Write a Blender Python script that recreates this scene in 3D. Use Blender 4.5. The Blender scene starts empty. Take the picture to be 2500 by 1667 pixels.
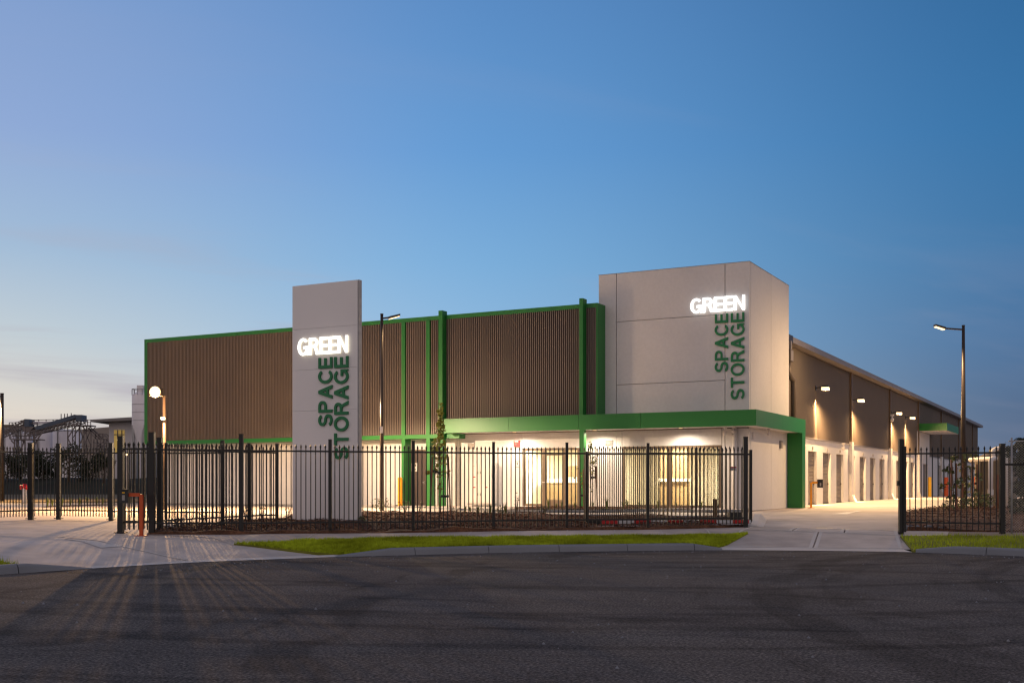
import bpy, bmesh, math, random
import numpy as np
from mathutils import Vector, Matrix
from mathutils.geometry import delaunay_2d_cdt
random.seed(7); rng = np.random.default_rng(7)
S = bpy.context.scene
COL = S.collection
R = math.radians

# ------------------------------------------------------------------ camera
CAMZ = 1.5
cam = bpy.data.cameras.new('camera'); camo = bpy.data.objects.new('camera', cam); COL.objects.link(camo)
cam.sensor_width = 36.0; cam.lens = 36.0 * 2767 / 2500
cam.shift_y = (1181 - 833.5) / 2500
cam.clip_end = 8000; cam.clip_start = 0.1
camo.location = (0, 0, CAMZ); camo.rotation_euler = (R(90), 0, 0)
S.camera = camo
S.view_settings.view_transform = 'Standard'; S.view_settings.look = 'None'
S.view_settings.exposure = 0.0; S.view_settings.gamma = 1.0
S.view_settings.use_curve_mapping = False
S.cycles.use_denoising = True; S.cycles.filter_width = 1.3
S.cycles.max_bounces = 6; S.cycles.diffuse_bounces = 3; S.cycles.glossy_bounces = 2
S.cycles.transparent_max_bounces = 12
S.cycles.sample_clamp_indirect = 4.0

def lin(r, g, b):
    f = lambda c: (c/255/12.92 if c/255 <= .04045 else ((c/255+.055)/1.055)**2.4)
    return (f(r), f(g), f(b), 1)

# ------------------------------------------------------------------ dusk sky
W = bpy.data.worlds.new('World'); S.world = W; W.use_nodes = True
wn = W.node_tree; wn.nodes.clear()
def N(nt, t, **kw):
    n = nt.nodes.new(t)
    for k, v in kw.items(): setattr(n, k, v)
    return n
def ramp(nt, keys, fac, interp='EASE'):
    n = N(nt, 'ShaderNodeValToRGB'); cr = n.color_ramp; cr.interpolation = interp
    while len(cr.elements) > 1: cr.elements.remove(cr.elements[-1])
    cr.elements[0].position = keys[0][0]; cr.elements[0].color = keys[0][1]
    for p, c in keys[1:]:
        e = cr.elements.new(p); e.color = c
    nt.links.new(fac, n.inputs[0]); return n.outputs[0]
def math_(nt, op, a, b=None, c=None, clamp=False):
    n = N(nt, 'ShaderNodeMath', operation=op, use_clamp=clamp)
    for i, v in enumerate((a, b, c)):
        if v is None: continue
        if isinstance(v, (int, float)): n.inputs[i].default_value = v
        else: nt.links.new(v, n.inputs[i])
    return n.outputs[0]
def mixc(nt, f, a, b, mode='MIX'):
    n = N(nt, 'ShaderNodeMix', data_type='RGBA', blend_type=mode)
    for s, v in ((n.inputs[0], f), (n.inputs[6], a), (n.inputs[7], b)):
        if isinstance(v, (int, float)): s.default_value = v
        elif isinstance(v, tuple): s.default_value = v
        else: nt.links.new(v, s)
    return n.outputs[2]
tc = N(wn, 'ShaderNodeTexCoord'); sep = N(wn, 'ShaderNodeSeparateXYZ'); wn.links.new(tc.outputs['Generated'], sep.inputs[0])
dx, dy, dz = sep.outputs
hl = math_(wn, 'SQRT', math_(wn, 'ADD', math_(wn, 'MULTIPLY', dx, dx), math_(wn, 'MULTIPLY', dy, dy)))
saz = R(-60)
g = math_(wn, 'DIVIDE', math_(wn, 'ADD', math_(wn, 'MULTIPLY', dx, math.sin(saz)), math_(wn, 'MULTIPLY', dy, math.cos(saz))), math_(wn, 'MAXIMUM', hl, .001))
el = math_(wn, 'MAXIMUM', dz, 0.0)
kz = (0, .06, .12, .19, .28, .40, 1)
SKY = dict(
 left=[(240,216,192),(228,217,203),(199,208,212),(166,190,215),(147,171,214),(128,158,206),(112,122,152)],
 mid=[(206,208,201),(177,200,216),(148,189,224),(127,177,221),(104,158,214),(92,141,198),(98,112,148)],
 right=[(96,108,134),(82,105,138),(76,113,155),(65,117,165),(55,114,166),(49,103,154),(88,104,140)],
 back=[(214,198,190),(226,210,204),(224,209,204),(219,205,203),(208,198,198),(193,183,188),(138,133,150)])
rs = {k: ramp(wn, [(z, lin(*c)) for z, c in zip(kz, v)], el, 'LINEAR') for k, v in SKY.items()}
def mrange(v, a, b):
    n = N(wn, 'ShaderNodeMapRange', interpolation_type='SMOOTHSTEP'); wn.links.new(v, n.inputs[0])
    n.inputs[1].default_value = a; n.inputs[2].default_value = b; return n.outputs[0]
c2 = mixc(wn, mrange(g, .02, .62), rs['right'], rs['mid'])
c2 = mixc(wn, mrange(g, .5, .88), c2, rs['left'])
hy = math_(wn, 'DIVIDE', dy, math_(wn, 'MAXIMUM', hl, .001))
c3 = mixc(wn, mrange(hy, -.15, .72), rs['back'], c2)
# thin evening cloud streaks
cv = N(wn, 'ShaderNodeCombineXYZ')
den = math_(wn, 'ADD', el, .10)
qx = math_(wn, 'DIVIDE', dx, den); qy = math_(wn, 'DIVIDE', dy, den)
wn.links.new(math_(wn, 'ADD', math_(wn, 'MULTIPLY', qx, .55), math_(wn, 'MULTIPLY', qy, .22)), cv.inputs[0])
wn.links.new(math_(wn, 'SUBTRACT', math_(wn, 'MULTIPLY', qy, 1.5), math_(wn, 'MULTIPLY', qx, .75)), cv.inputs[1])
nz = N(wn, 'ShaderNodeTexNoise'); nz.inputs['Scale'].default_value = .85; nz.inputs['Detail'].default_value = 7; nz.inputs['Roughness'].default_value = .52
nz.inputs['Distortion'].default_value = .4
wn.links.new(cv.outputs[0], nz.inputs['Vector'])
cm = ramp(wn, [(0, (0,0,0,1)), (.50, (0,0,0,1)), (.70, (1,1,1,1))], nz.outputs[0])
low = ramp(wn, [(0, (.8,.8,.8,1)), (.13, (.75,.75,.75,1)), (.26, (.16,.16,.16,1)), (.4, (.05,.05,.05,1)), (1, (.05,.05,.05,1))], el)
azm = mrange(g, .1, .75)
cf = math_(wn, 'MULTIPLY', math_(wn, 'MULTIPLY', cm, low), math_(wn, 'ADD', math_(wn, 'MULTIPLY', azm, .9), .12))
c4 = mixc(wn, cf, c3, mixc(wn, .8, c3, lin(178, 170, 182)))
bg = N(wn, 'ShaderNodeBackground'); bg.inputs[1].default_value = 1.0
wn.links.new(c4, bg.inputs[0])
wo = N(wn, 'ShaderNodeOutputWorld'); wn.links.new(bg.outputs[0], wo.inputs[0])

# lamp powers (W)
P_FLOOD, P_WALL, P_DOWN, P_POLE = 6000, 3900, 260, 2800
WARM = (1, .62, .28)

# ------------------------------------------------------------------ materials
def mat(name, col, rough=.6, var=.0, vs=1.0, bump=0, bs=40, metal=0, spec=.4, var2=0, vs2=30, tint=None, stretch=None):
    m = bpy.data.materials.new(name); m.use_nodes = True; nt = m.node_tree; p = nt.nodes['Principled BSDF']
    p.inputs['Roughness'].default_value = rough; p.inputs['Metallic'].default_value = metal
    p.inputs['Specular IOR Level'].default_value = spec
    c = (*col, 1)
    gp = N(nt, 'ShaderNodeNewGeometry').outputs['Position']
    if stretch:
        vm = N(nt, 'ShaderNodeVectorMath', operation='MULTIPLY'); nt.links.new(gp, vm.inputs[0]); vm.inputs[1].default_value = stretch; gp = vm.outputs[0]
    out = c
    def noise(scale, det=5):
        n = N(nt, 'ShaderNodeTexNoise'); n.inputs['Scale'].default_value = scale; n.inputs['Detail'].default_value = det
        nt.links.new(gp, n.inputs['Vector']); return n.outputs[0]
    for v, s in ((var, vs), (var2, vs2)):
        if v:
            t = tint or (0, 0, 0)
            lo = tuple(max(0, a*(1-v)) for a in col) + (1,); hi = tuple(a*(1+v) for a in col) + (1,)
            r_ = ramp(nt, [(.3, (1-v, 1-v, 1-v, 1)), (.7, (1+v, 1+v, 1+v, 1))], noise(s), 'LINEAR')
            out = mixc(nt, 1.0, out, r_, 'MULTIPLY')
    if isinstance(out, tuple): p.inputs['Base Color'].default_value = out
    else: nt.links.new(out, p.inputs['Base Color'])
    if bump:
        b = N(nt, 'ShaderNodeBump'); b.inputs['Strength'].default_value = bump; b.inputs['Distance'].default_value = .02
        nt.links.new(noise(bs, 3), b.inputs['Height']); nt.links.new(b.outputs[0], p.inputs['Normal'])
    return m
def emit(name, col, st, samp='NONE'):
    m = bpy.data.materials.new(name); m.use_nodes = True; p = m.node_tree.nodes['Principled BSDF']
    p.inputs['Base Color'].default_value = (*col, 1); p.inputs['Emission Color'].default_value = (*col, 1)
    p.inputs['Emission Strength'].default_value = st; m.cycles.emission_sampling = samp; return m
M = {}
M['white'] = mat('white paint on concrete', (.595, .58, .58), .75, .05, .45, .08, 60, var2=.035, vs2=9)
M['pylon'] = mat('pylon panel paint', (.74, .71, .70), .55, .03, .5, .02, 60)
M['joint'] = mat('joint sealant', (.28, .26, .25), .8)
M['green'] = mat('green painted metal', (.014, .155, .027), .42, .04, .7)
M['greenl'] = mat('green sign letters', (.006, .165, .055), .4)
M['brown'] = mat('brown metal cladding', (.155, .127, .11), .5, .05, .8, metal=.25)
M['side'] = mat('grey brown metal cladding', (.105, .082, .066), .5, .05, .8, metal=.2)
M['trim'] = mat('grey gutter metal', (.21, .19, .185), .45, .05, 2)
M['pipe'] = mat('white downpipe', (.66, .63, .6), .5)
M['door'] = mat('roller door steel', (.22, .19, .165), .42, .04, 3, metal=.3)
M['brdoor'] = mat('dark brown door paint', (.075, .055, .05), .5)
M['frame'] = mat('bronze window frame', (.13, .09, .06), .45, metal=.2)
M['black'] = mat('black powder coat', (.012, .011, .011), .45, .1, 3)
M['dark'] = mat('dark plastic', (.02, .02, .022), .4)
M['orange'] = mat('orange paint', (.82, .31, .015), .5, .06, 8)
M['redor'] = mat('red orange paint', (.50, .075, .015), .5, .05, 8)
M['yellow'] = mat('yellow paint', (.8, .43, .02), .5, .06, 8)
M['red'] = mat('red reflective', (.55, .015, .02), .35)
M['silver'] = mat('white reflective', (.6, .6, .62), .35)
M['steel'] = mat('galvanised steel', (.34, .33, .33), .5, .15, 6, metal=.4)
M['rust'] = mat('weathered steel', (.17, .14, .13), .7, .2, 3)
M['hood'] = mat('blue grey conveyor hood', (.075, .095, .13), .6, .1, 1)
M['silo'] = mat('silo grey paint', (.78, .73, .74), .6, .08, .6)
M['tank'] = mat('grey brown tank plastic', (.11, .088, .062), .55, .05, 2)
M['pole'] = mat('dark bronze pole', (.035, .024, .018), .45, .1, 3)
M['timber'] = mat('hardwood stake', (.19, .085, .05), .8, .25, 8, stretch=(3, 3, .4))
M['bollard'] = mat('brown timber bollard', (.13, .075, .03), .8, .2, 6)
M['cream'] = mat('cream interior wall', (.82, .75, .60), .7, .02, 1)
M['floor'] = mat('interior floor', (.45, .38, .28), .5)
M['joinery'] = mat('brown joinery', (.26, .18, .095), .5, .1, 3)
M['top'] = mat('white benchtop', (.8, .75, .62), .4)
M['bark'] = mat('bark', (.09, .06, .04), .9, .3, 8)
M['leaf'] = mat('young leaf', (.26, .27, .04), .6, .4, 5)
M['leaf2'] = mat('olive leaf', (.11, .13, .045), .6, .4, 6)
M['dleaf'] = mat('dark evergreen leaf', (.035, .042, .018), .7, .5, 1.5)
M['tuft'] = mat('strap leaf', (.13, .16, .03), .6, .3, 5)
M['lamp'] = emit('lamp lens', (1, .68, .34), 2.6)
M['lampy'] = emit('small lamp lens', (1, .80, .45), 2.2)
M['sign1'] = emit('lit letter face', (1, .985, .90), 3, 'FRONT')
M['sign2'] = emit('brightly lit letter face', (1, .99, .95), 3, 'FRONT')
M['halo1'] = emit('lit letter side', (1, .95, .78), .9, 'FRONT')
M['halo2'] = emit('brightly lit letter side', (1, .99, .94), 1.15, 'FRONT')
M['panel'] = emit('ceiling light panel', (1, .87, .66), 3)
M['winlit'] = emit('far lit window', (.9, .62, .16), .13)
M['mulch'] = mat('bark mulch', (.105, .048, .026), .95, .45, 3, .9, 22, var2=.5, vs2=28)
M['chip'] = mat('bark chips', (.135, .06, .032), .9, .55, 9)
M['soil'] = mat('dry grass and soil', (.12, .085, .04), .95, .35, .35, .5, 6)
M['bank'] = mat('dark grass bank', (.016, .017, .007), .95, .4, .5, .8, 5)
M['turf'] = mat('turf base', (.16, .165, .02), .95, .3, 1.3, .6, 30)
M['grass'] = mat('grass blade', (.31, .375, .022), .9, .4, .8, var2=.35, vs2=9, spec=.02)
M['conc'] = mat('driveway concrete', (.45, .395, .355), .8, .20, .28, .3, 45, var2=.15, vs2=1.9)
M['concl'] = mat('trowelled concrete edge', (.50, .47, .44), .8, .08, 1.0, .1, 60)
M['kerb'] = mat('kerb concrete', (.18, .19, .21), .8, .10, .9, .2, 40)
M['pathbrown'] = mat('brown tinted path concrete', (.25, .19, .16), .85, .1, .8, .2, 40)
M['paint'] = mat('worn white road paint', (.66, .64, .6), .7, .12, 3)
M['signw'] = mat('sign white', (.62, .58, .56), .5)
M['signk'] = mat('sign print', (.05, .045, .045), .5)
M['fgrey'] = mat('white metal shed', (.58, .54, .56), .6, .05, .3)

def glassmat():
    m = bpy.data.materials.new('window glass'); m.use_nodes = True; nt = m.node_tree; nt.nodes.clear()
    t = N(nt, 'ShaderNodeBsdfTransparent'); t.inputs[0].default_value = (.93, .95, .93, 1)
    gl = N(nt, 'ShaderNodeBsdfGlossy'); gl.inputs['Roughness'].default_value = .02
    f = N(nt, 'ShaderNodeFresnel'); f.inputs[0].default_value = 1.5
    mx = N(nt, 'ShaderNodeMixShader'); nt.links.new(f.outputs[0], mx.inputs[0]); nt.links.new(t.outputs[0], mx.inputs[1]); nt.links.new(gl.outputs[0], mx.inputs[2])
    o = N(nt, 'ShaderNodeOutputMaterial'); nt.links.new(mx.outputs[0], o.inputs[0]); return m
M['glass'] = glassmat()

def asphalt():
    m = bpy.data.materials.new('asphalt'); m.use_nodes = True; nt = m.node_tree; p = nt.nodes['Principled BSDF']
    pos = N(nt, 'ShaderNodeNewGeometry').outputs['Position']
    def noise(vec, s, d=4, rg=.5):
        n = N(nt, 'ShaderNodeTexNoise'); n.inputs['Scale'].default_value = s; n.inputs['Detail'].default_value = d; n.inputs['Roughness'].default_value = rg
        nt.links.new(vec, n.inputs['Vector']); return n.outputs[0]
    wob = noise(pos, .22, 3)
    def arcs(c, k, off):
        d = N(nt, 'ShaderNodeVectorMath', operation='DISTANCE'); nt.links.new(pos, d.inputs[0]); d.inputs[1].default_value = c
        cx = N(nt, 'ShaderNodeCombineXYZ')
        nt.links.new(math_(nt, 'ADD', math_(nt, 'MULTIPLY', d.outputs['Value'], k), math_(nt, 'MULTIPLY', wob, 2.2)), cx.inputs[0])
        nt.links.new(math_(nt, 'MULTIPLY', wob, off), cx.inputs[1])
        return ramp(nt, [(.38, (.70, .70, .70, 1)), (.46, (1, 1, 1, 1)), (.7, (1.10, 1.10, 1.09, 1))], noise(cx.outputs[0], 1.0, 4, .6), 'LINEAR')
    a1 = arcs((2, 34, 0), 1.5, 2.5); a2 = arcs((-6, -10, 0), 1.2, 4); a3 = arcs((22, 12, 0), 1.1, 3)
    n2 = ramp(nt, [(.3, (.82, .82, .82, 1)), (.7, (1.18, 1.17, 1.15, 1))], noise(pos, .5, 5, .6), 'LINEAR')
    fine = noise(pos, 34, 4, .75)
    n3 = ramp(nt, [(.36, (.35, .35, .36, 1)), (.5, (.95, .95, .95, 1)), (.64, (2.3, 2.2, 2.15, 1))], fine, 'LINEAR')
    c = mixc(nt, 1, (.086, .078, .074, 1), a1, 'MULTIPLY')
    for k in (a2, a3, n2, n3): c = mixc(nt, 1, c, k, 'MULTIPLY')
    nt.links.new(c, p.inputs['Base Color']); p.inputs['Roughness'].default_value = .95; p.inputs['Specular IOR Level'].default_value = .08
    b = N(nt, 'ShaderNodeBump'); b.inputs['Strength'].default_value = .7; b.inputs['Distance'].default_value = .012
    nt.links.new(fine, b.inputs['Height']); nt.links.new(b.outputs[0], p.inputs['Normal'])
    return m
M['asphalt'] = asphalt()

# ------------------------------------------------------------------ object helpers
class MB:
    def __init__(s): s.v = []; s.f = []
    def add(s, vs, fs):
        n = len(s.v); s.v += [tuple(v) for v in vs]; s.f += [tuple(i+n for i in f) for f in fs]; return s
    def box(s, x0, x1, y0, y1, z0, z1):
        return s.add([(x0,y0,z0),(x1,y0,z0),(x1,y1,z0),(x0,y1,z0),(x0,y0,z1),(x1,y0,z1),(x1,y1,z1),(x0,y1,z1)],
                     [(0,3,2,1),(4,5,6,7),(0,1,5,4),(1,2,6,5),(2,3,7,6),(3,0,4,7)])
    def bar(s, p, q, w, h=None):
        p = Vector(p); q = Vector(q); d = (q-p).normalized(); h = h or w
        up = Vector((0,0,1)) if abs(d.z) < .95 else Vector((0,1,0))
        a = d.cross(up).normalized()*w/2; b = a.cross(d).normalized()*h/2
        vs = [p-a-b, p+a-b, p+a+b, p-a+b, q-a-b, q+a-b, q+a+b, q-a+b]
        return s.add(vs, [(0,3,2,1),(4,5,6,7),(0,1,5,4),(1,2,6,5),(2,3,7,6),(3,0,4,7)])
    def tube(s, pts, rad, n=10, cap=True):
        pts = [Vector(p) for p in pts]; rs_ = rad if isinstance(rad, (list, tuple)) else [rad]*len(pts)
        rings = []; prev = None
        for i, p in enumerate(pts):
            d = (pts[min(i+1, len(pts)-1)] - pts[max(i-1, 0)]).normalized()
            up = prev if prev is not None else (Vector((0,1,0)) if abs(d.y) < .9 else Vector((1,0,0)))
            a = (up - d*up.dot(d)).normalized(); prev = a; b = d.cross(a)
            rings.append([p + (a*math.cos(t*2*math.pi/n) + b*math.sin(t*2*math.pi/n))*rs_[i] for t in range(n)])
        vs = [v for r in rings for v in r]; fs = []
        for i in range(len(pts)-1):
            for t in range(n):
                fs.append((i*n+t, i*n+(t+1)%n, (i+1)*n+(t+1)%n, (i+1)*n+t))
        if cap: fs += [tuple(range(n))[::-1], tuple((len(pts)-1)*n+t for t in range(n))]
        return s.add(vs, fs)
    def lathe(s, c, prof, n=24):   # prof: (radius, z)
        vs = []; fs = []
        for r, z in prof:
            for t in range(n):
                a = t*2*math.pi/n; vs.append((c[0]+r*math.cos(a), c[1]+r*math.sin(a), c[2]+z))
        for i in range(len(prof)-1):
            for t in range(n): fs.append((i*n+t, i*n+(t+1)%n, (i+1)*n+(t+1)%n, (i+1)*n+t))
        return s.add(vs, fs)
    def mesh(s, name, m, smooth=False):
        me = bpy.data.meshes.new(name); me.from_pydata(s.v, [], s.f); me.materials.append(m)
        if smooth: me.polygons.foreach_set('use_smooth', [True]*len(me.polygons))
        me.update(); return me
    def build(s, name, m, parent=None, smooth=False, loc=None):
        return obj(name, s.mesh(name, m, smooth), parent, loc)
def obj(name, me, parent=None, loc=None, rot=None):
    o = bpy.data.objects.new(name, me); COL.objects.link(o)
    if parent: o.parent = parent
    if loc is not None: o.location = loc
    if rot is not None: o.rotation_euler = rot
    return o
def thing(name, label, cat, loc=(0,0,0), rz=0, group=None):
    o = bpy.data.objects.new(name, None); COL.objects.link(o); o.location = loc; o.rotation_euler = (0, 0, rz)
    o['label'] = label; o['category'] = cat
    if group: o['group'] = group
    o.empty_display_size = .2
    return o
def tag(o, label=None, cat=None, group=None, kind=None):
    for k, v in (('label', label), ('category', cat), ('group', group), ('kind', kind)):
        if v: o[k] = v
    return o
def box_(name, m, parent, *b): return MB().box(*b).build(name, m, parent)
def lamp(kind, name, parent, loc, power, col=WARM, size=.06, rot=None, angle=None, blend=.5):
    l = bpy.data.lights.new(name, kind); l.energy = power; l.color = col; l.shadow_soft_size = size
    if angle: l.spot_size = R(angle); l.spot_blend = blend
    o = bpy.data.objects.new(name, l); COL.objects.link(o); o.parent = parent; o.location = loc
    if rot: o.rotation_euler = rot
    return o
def dup(root, loc, rz=None, label=None):
    r = root.copy(); COL.objects.link(r); r.location = loc
    if rz is not None: r.rotation_euler = (0, 0, rz)
    if label: r['label'] = label
    for ch in list(root.children):
        c = ch.copy(); COL.objects.link(c); c.parent = r
        for gch in ch.children:
            d = gch.copy(); COL.objects.link(d); d.parent = c
    return r

def at(px, py, Y): return ((px-1250)/2767*Y, Y, CAMZ + (1181-py)/2767*Y)
# building frame: u along the front (to the right), v into the depth
ANG = -math.atan2(.466, .885)
UX = Vector((math.cos(ANG), math.sin(ANG))); VX = Vector((-math.sin(ANG), math.cos(ANG)))
P0 = Vector((8.84, 42.2))
def B(u, v, z=0): p = P0 + UX*u + VX*v; return (p.x, p.y, z)

# ------------------------------------------------------------------ terrain
EX = [-16, -12, -8.5, -7.69, -6.1, -3.38, 0, 4.11, 6.81, 8.84, 10.66, 13.5, 17, 22]
EY = [8.5, 14.4, 18.8, 19.9, 21.75, 23.5, 24.9, 25.8, 25.5, 25.0, 23.6, 20.6, 15, 5]
_xs = np.linspace(-16, 22, 400); _ys = np.interp(_xs, EX, EY)
for _ in range(3): _ys[4:-4] = np.convolve(_ys, np.ones(9)/9, 'same')[4:-4]
_sl = np.gradient(_ys, _xs)
def E(x): return float(np.interp(x, _xs, _ys))
def dist(x, y): return (y - E(x))/math.sqrt(1 + float(np.interp(x, _xs, _sl))**2)
PS = [-5, 0, .4, .8, 3, 4.5, 6.5, 10, 14, 24, 60, 2000]; PZ = [0, 0, .02, .055, .33, .375, .42, .46, .50, .57, .57, .57]
def zp(x, y): return float(np.interp(dist(x, y), PS, PZ))
VS = [0, .17, .3, 3, 4.5]; VZ = [.12, .13, .135, .345, .38]
def zg(x, y):
    s = dist(x, y); return float(np.interp(s, VS, VZ)) if s < 4.5 else zp(x, y) + .005
def segd(x, y, a, b):
    ax, ay = a; bx, by = b; t = max(0, min(1, ((x-ax)*(bx-ax)+(y-ay)*(by-ay))/((bx-ax)**2+(by-ay)**2)))
    return math.hypot(x-ax-t*(bx-ax), y-ay-t*(by-ay))
CROSS = [((-5.98, 24.35), (-3.45, 23.6)), ((4.95, 26.3), (6.1, 29.4)), ((8.9, 25.2), (9.45, 27.4)), ((-9.0, 20.1), (-8.0, 19.3))]
_zg = zg
def zg(x, y):
    k = min(1, max(0, (min(segd(x, y, *c) for c in CROSS)-.05)/.9)); k = k*k*(3-2*k)
    return (zp(x, y)+.02)*(1-k) + _zg(x, y)*k
def inside(p, poly):
    x, y = p; c = False; n = len(poly)
    for i in range(n):
        x0, y0 = poly[i]; x1, y1 = poly[(i+1) % n]
        if (y0 > y) != (y1 > y) and x < (x1-x0)*(y-y0)/(y1-y0)+x0: c = not c
    return c
def sheet(name, poly, m, zf, off=0, g=.6, parent=None, thick=0):
    pts = []
    for i, p in enumerate(poly):
        q = poly[(i+1) % len(poly)]; L = math.hypot(q[0]-p[0], q[1]-p[1]); k = max(1, int(L/g))
        for t in range(k): pts.append((p[0]+(q[0]-p[0])*t/k, p[1]+(q[1]-p[1])*t/k))
    nb = len(pts)
    x0, x1 = min(p[0] for p in poly), max(p[0] for p in poly); y0, y1 = min(p[1] for p in poly), max(p[1] for p in poly)
    yy = y0 + g/2
    while yy < y1:
        xx = x0 + g/2
        while xx < x1:
            if inside((xx, yy), poly): pts.append((xx, yy))
            xx += g
        yy += g
    vs, es, fs, *_ = delaunay_2d_cdt([Vector(p) for p in pts], [(i, (i+1) % nb) for i in range(nb)], [list(range(nb))], 1, 1e-4)
    b = MB(); b.v = [(v.x, v.y, zf(v.x, v.y)+off) for v in vs]
    b.f = [tuple(f) if (vs[f[1]]-vs[f[0]]).cross(vs[f[2]]-vs[f[0]]) > 0 else tuple(f)[::-1] for f in fs]
    if thick:
        n = len(b.v); 
        b.v += [(x, y, z-thick) for x, y, z in b.v[:n]]
        from collections import Counter
        cnt = Counter(); 
        for f in list(b.f):
            for i in range(len(f)): cnt[(f[i], f[(i+1) % len(f)])] += 1
        for (i, j) in list(cnt):
            if (j, i) not in cnt: b.f.append((j, i, i+n, j+n))
    return b.build(name, m, parent, smooth=False)
def st(o): o['kind'] = 'structure'; return o

# far ground, one sheet to the horizon, dipping under the road court and yard
gb = MB()
gb.add([(-3000,-300,-.12),(3000,-300,-.12),(3000,140,-.12),(-3000,140,-.12)], [(0,1,2,3)])
gb.add([(-3000,140,-.12),(3000,140,-.12),(3000,160,.5),(-3000,160,.5)], [(0,1,2,3)])
gb.add([(-3000,160,.5),(3000,160,.5),(3000,4000,.5),(-3000,4000,.5)], [(0,1,2,3)])
st(gb.build('ground', M['soil']))
road = [(-60, -40), (60, -40), (60, 5), (22, 5.0)] + [(x, E(x)+.05) for x in np.linspace(21.5, -15.8, 60)] + [(-16, 8.5), (-60, 8.5)]
st(sheet('road', road, M['asphalt'], lambda x, y: -.004, 0, 3.0))
yardz = lambda x, y: zp(x, y)
yard = [(-48, 138), (-48, 20), (-14, 18.6), (-11.2, 19.2)] + [(x, E(x)+.9) for x in (-8.2, -6.5, -4, 0, 4, 8, 10.5)] + [(14, 21.5), (50, 22), (60, 138)]
st(sheet('yard_base', yard, M['conc'], yardz, -.03, 2.0))

def pix(px, py, z): Y = 2767*(CAMZ-z)/(py-1181); return ((px-1250)/2767*Y, Y)
# fence line on the plan
FX = [(371, 25.9), (589, 26.3), (806, 26.9), (1009, 27.4), (1205, 28.2), (1384, 28.7), (1582, 29.1), (1820, 30.0)]
FL = [((p-1250)/2767*y, y) for p, y in FX]
def fy(x): return float(np.interp(x, [p[0] for p in FL], [p[1] for p in FL]))

# concrete crossover (left) in slabs, with light trowelled edges
st(sheet('vehicle_crossover', [(-11.4, 19.0), (-9.0, 18.9)] + [(x, E(x)+.0) for x in (-8.0, -7.6, -7, -6.4, -5.8, -5, -4.2, -3.45)] + [(-5.98, 24.35), (-6.6, 25.2), (-8.35, 25.75), (-9.3, 26.3), (-13, 27.5), (-14, 19.5)], M['conc'], zp, -.012, .25))
# invert strip along the road edge (both crossovers)
def strip_along(name, x0, x1, s0, s1, m, zf, off, parent=None, n=40):
    xs = np.linspace(x0, x1, n); b = MB()
    for i in range(n-1):
        a, c = xs[i], xs[i+1]
        q = [(a, E(a)+s0), (c, E(c)+s0), (c, E(c)+s1), (a, E(a)+s1)]
        b.add([(x, y, zf(x, y)+off) for x, y in q], [(0,1,2,3)])
    return b.build(name, m, parent)
cr = bpy.data.objects.new('left_crossover_edges', None)
st(strip_along('gutter_strip', -8.1, -3.3, -.02, .42, M['concl'], zp, .004))
st(strip_along('gutter_lip', 4.75, 8.8, -.02, .62, M['concl'], zp, .004))
def line_sheet(name, p, q, w, m, zf, off, parent=None, w2=None):
    p = Vector(p); q = Vector(q); d = (q-p).normalized(); n = Vector((-d.y, d.x)); w2 = w if w2 is None else w2
    k = max(2, int((q-p).length/.2)); b = MB()
    for i in range(k):
        t0, t1 = i/k, (i+1)/k; a, c = p.lerp(q, t0), p.lerp(q, t1); wa = w+(w2-w)*t0; wc = w+(w2-w)*t1
        vs = [a+n*wa/2, a-n*wa/2, c-n*wc/2, c+n*wc/2]
        b.add([(v.x, v.y, zf(v.x, v.y)+off) for v in vs], [(0,1,2,3)])
    return b.build(name, m, parent)
st(line_sheet('crossover_joint', pix(140, 1310, .36), pix(490, 1367, .03), .10, M['concl'], zp, -.004, w2=.05))
st(line_sheet('painted_light_wedge', pix(160, 1313.5, .36), pix(275, 1328, .28), .06, M['concl'], zp, -.0045, w2=.55))  # flat pale wedge, skylight on a sloping lip put into the colour

# right crossover: separate slabs
rc = thing('entry_crossover', 'grey concrete crossover of five slabs leading up to the open right gate', 'driveway'); del rc['category']; rc['kind'] = 'structure'
A_ = lambda px, py, z: pix(px, py, z)
def E_(x, s): return (x, E(x)+s)
L0, L1, R0, R1 = (4.78, E(4.78)+.62), (6.3, 29.9), (8.82, E(8.82)+.62), (9.63, 28.3)
def lerp(a, b, t): return (a[0]+(b[0]-a[0])*t, a[1]+(b[1]-a[1])*t)
tm = .70
Lm, Rm = lerp(L0, L1, tm), lerp(R0, R1, tm)
gap = .012
def quad(a, b, c, d):
    cx = sum(p[0] for p in (a,b,c,d))/4; cy = sum(p[1] for p in (a,b,c,d))/4
    f = lambda p: (p[0]+(cx-p[0])/max(.01, math.hypot(cx-p[0], cy-p[1]))*gap*1.4, p[1]+(cy-p[1])/max(.01, math.hypot(cx-p[0], cy-p[1]))*gap*1.4)
    return [f(a), f(b), f(c), f(d)]
slabs = [quad(L0, lerp(L0, R0, .52), lerp(Lm, Rm, .50), Lm), quad(lerp(L0, R0, .52), R0, Rm, lerp(Lm, Rm, .50)),
         quad(Lm, lerp(Lm, Rm, .33), lerp(L1, R1, .33), L1), quad(lerp(Lm, Rm, .33), lerp(Lm, Rm, .66), lerp(L1, R1, .66), lerp(L1, R1, .33)),
         quad(lerp(Lm, Rm, .66), Rm, R1, lerp(L1, R1, .66))]
for s_ in slabs:
    sl = sheet('slab', s_, M['conc'], zp, .008, .4, rc, thick=.1)
    for i in range(4):
        p, q = s_[i], s_[(i+1) % 4]
        n = Vector((q[1]-p[1], p[0]-q[0])).normalized()*-.05
        line_sheet('trowelled_edge', (p[0]+n.x, p[1]+n.y), (q[0]+n.x, q[1]+n.y), .075, M['concl'], zp, .012, sl)
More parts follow.
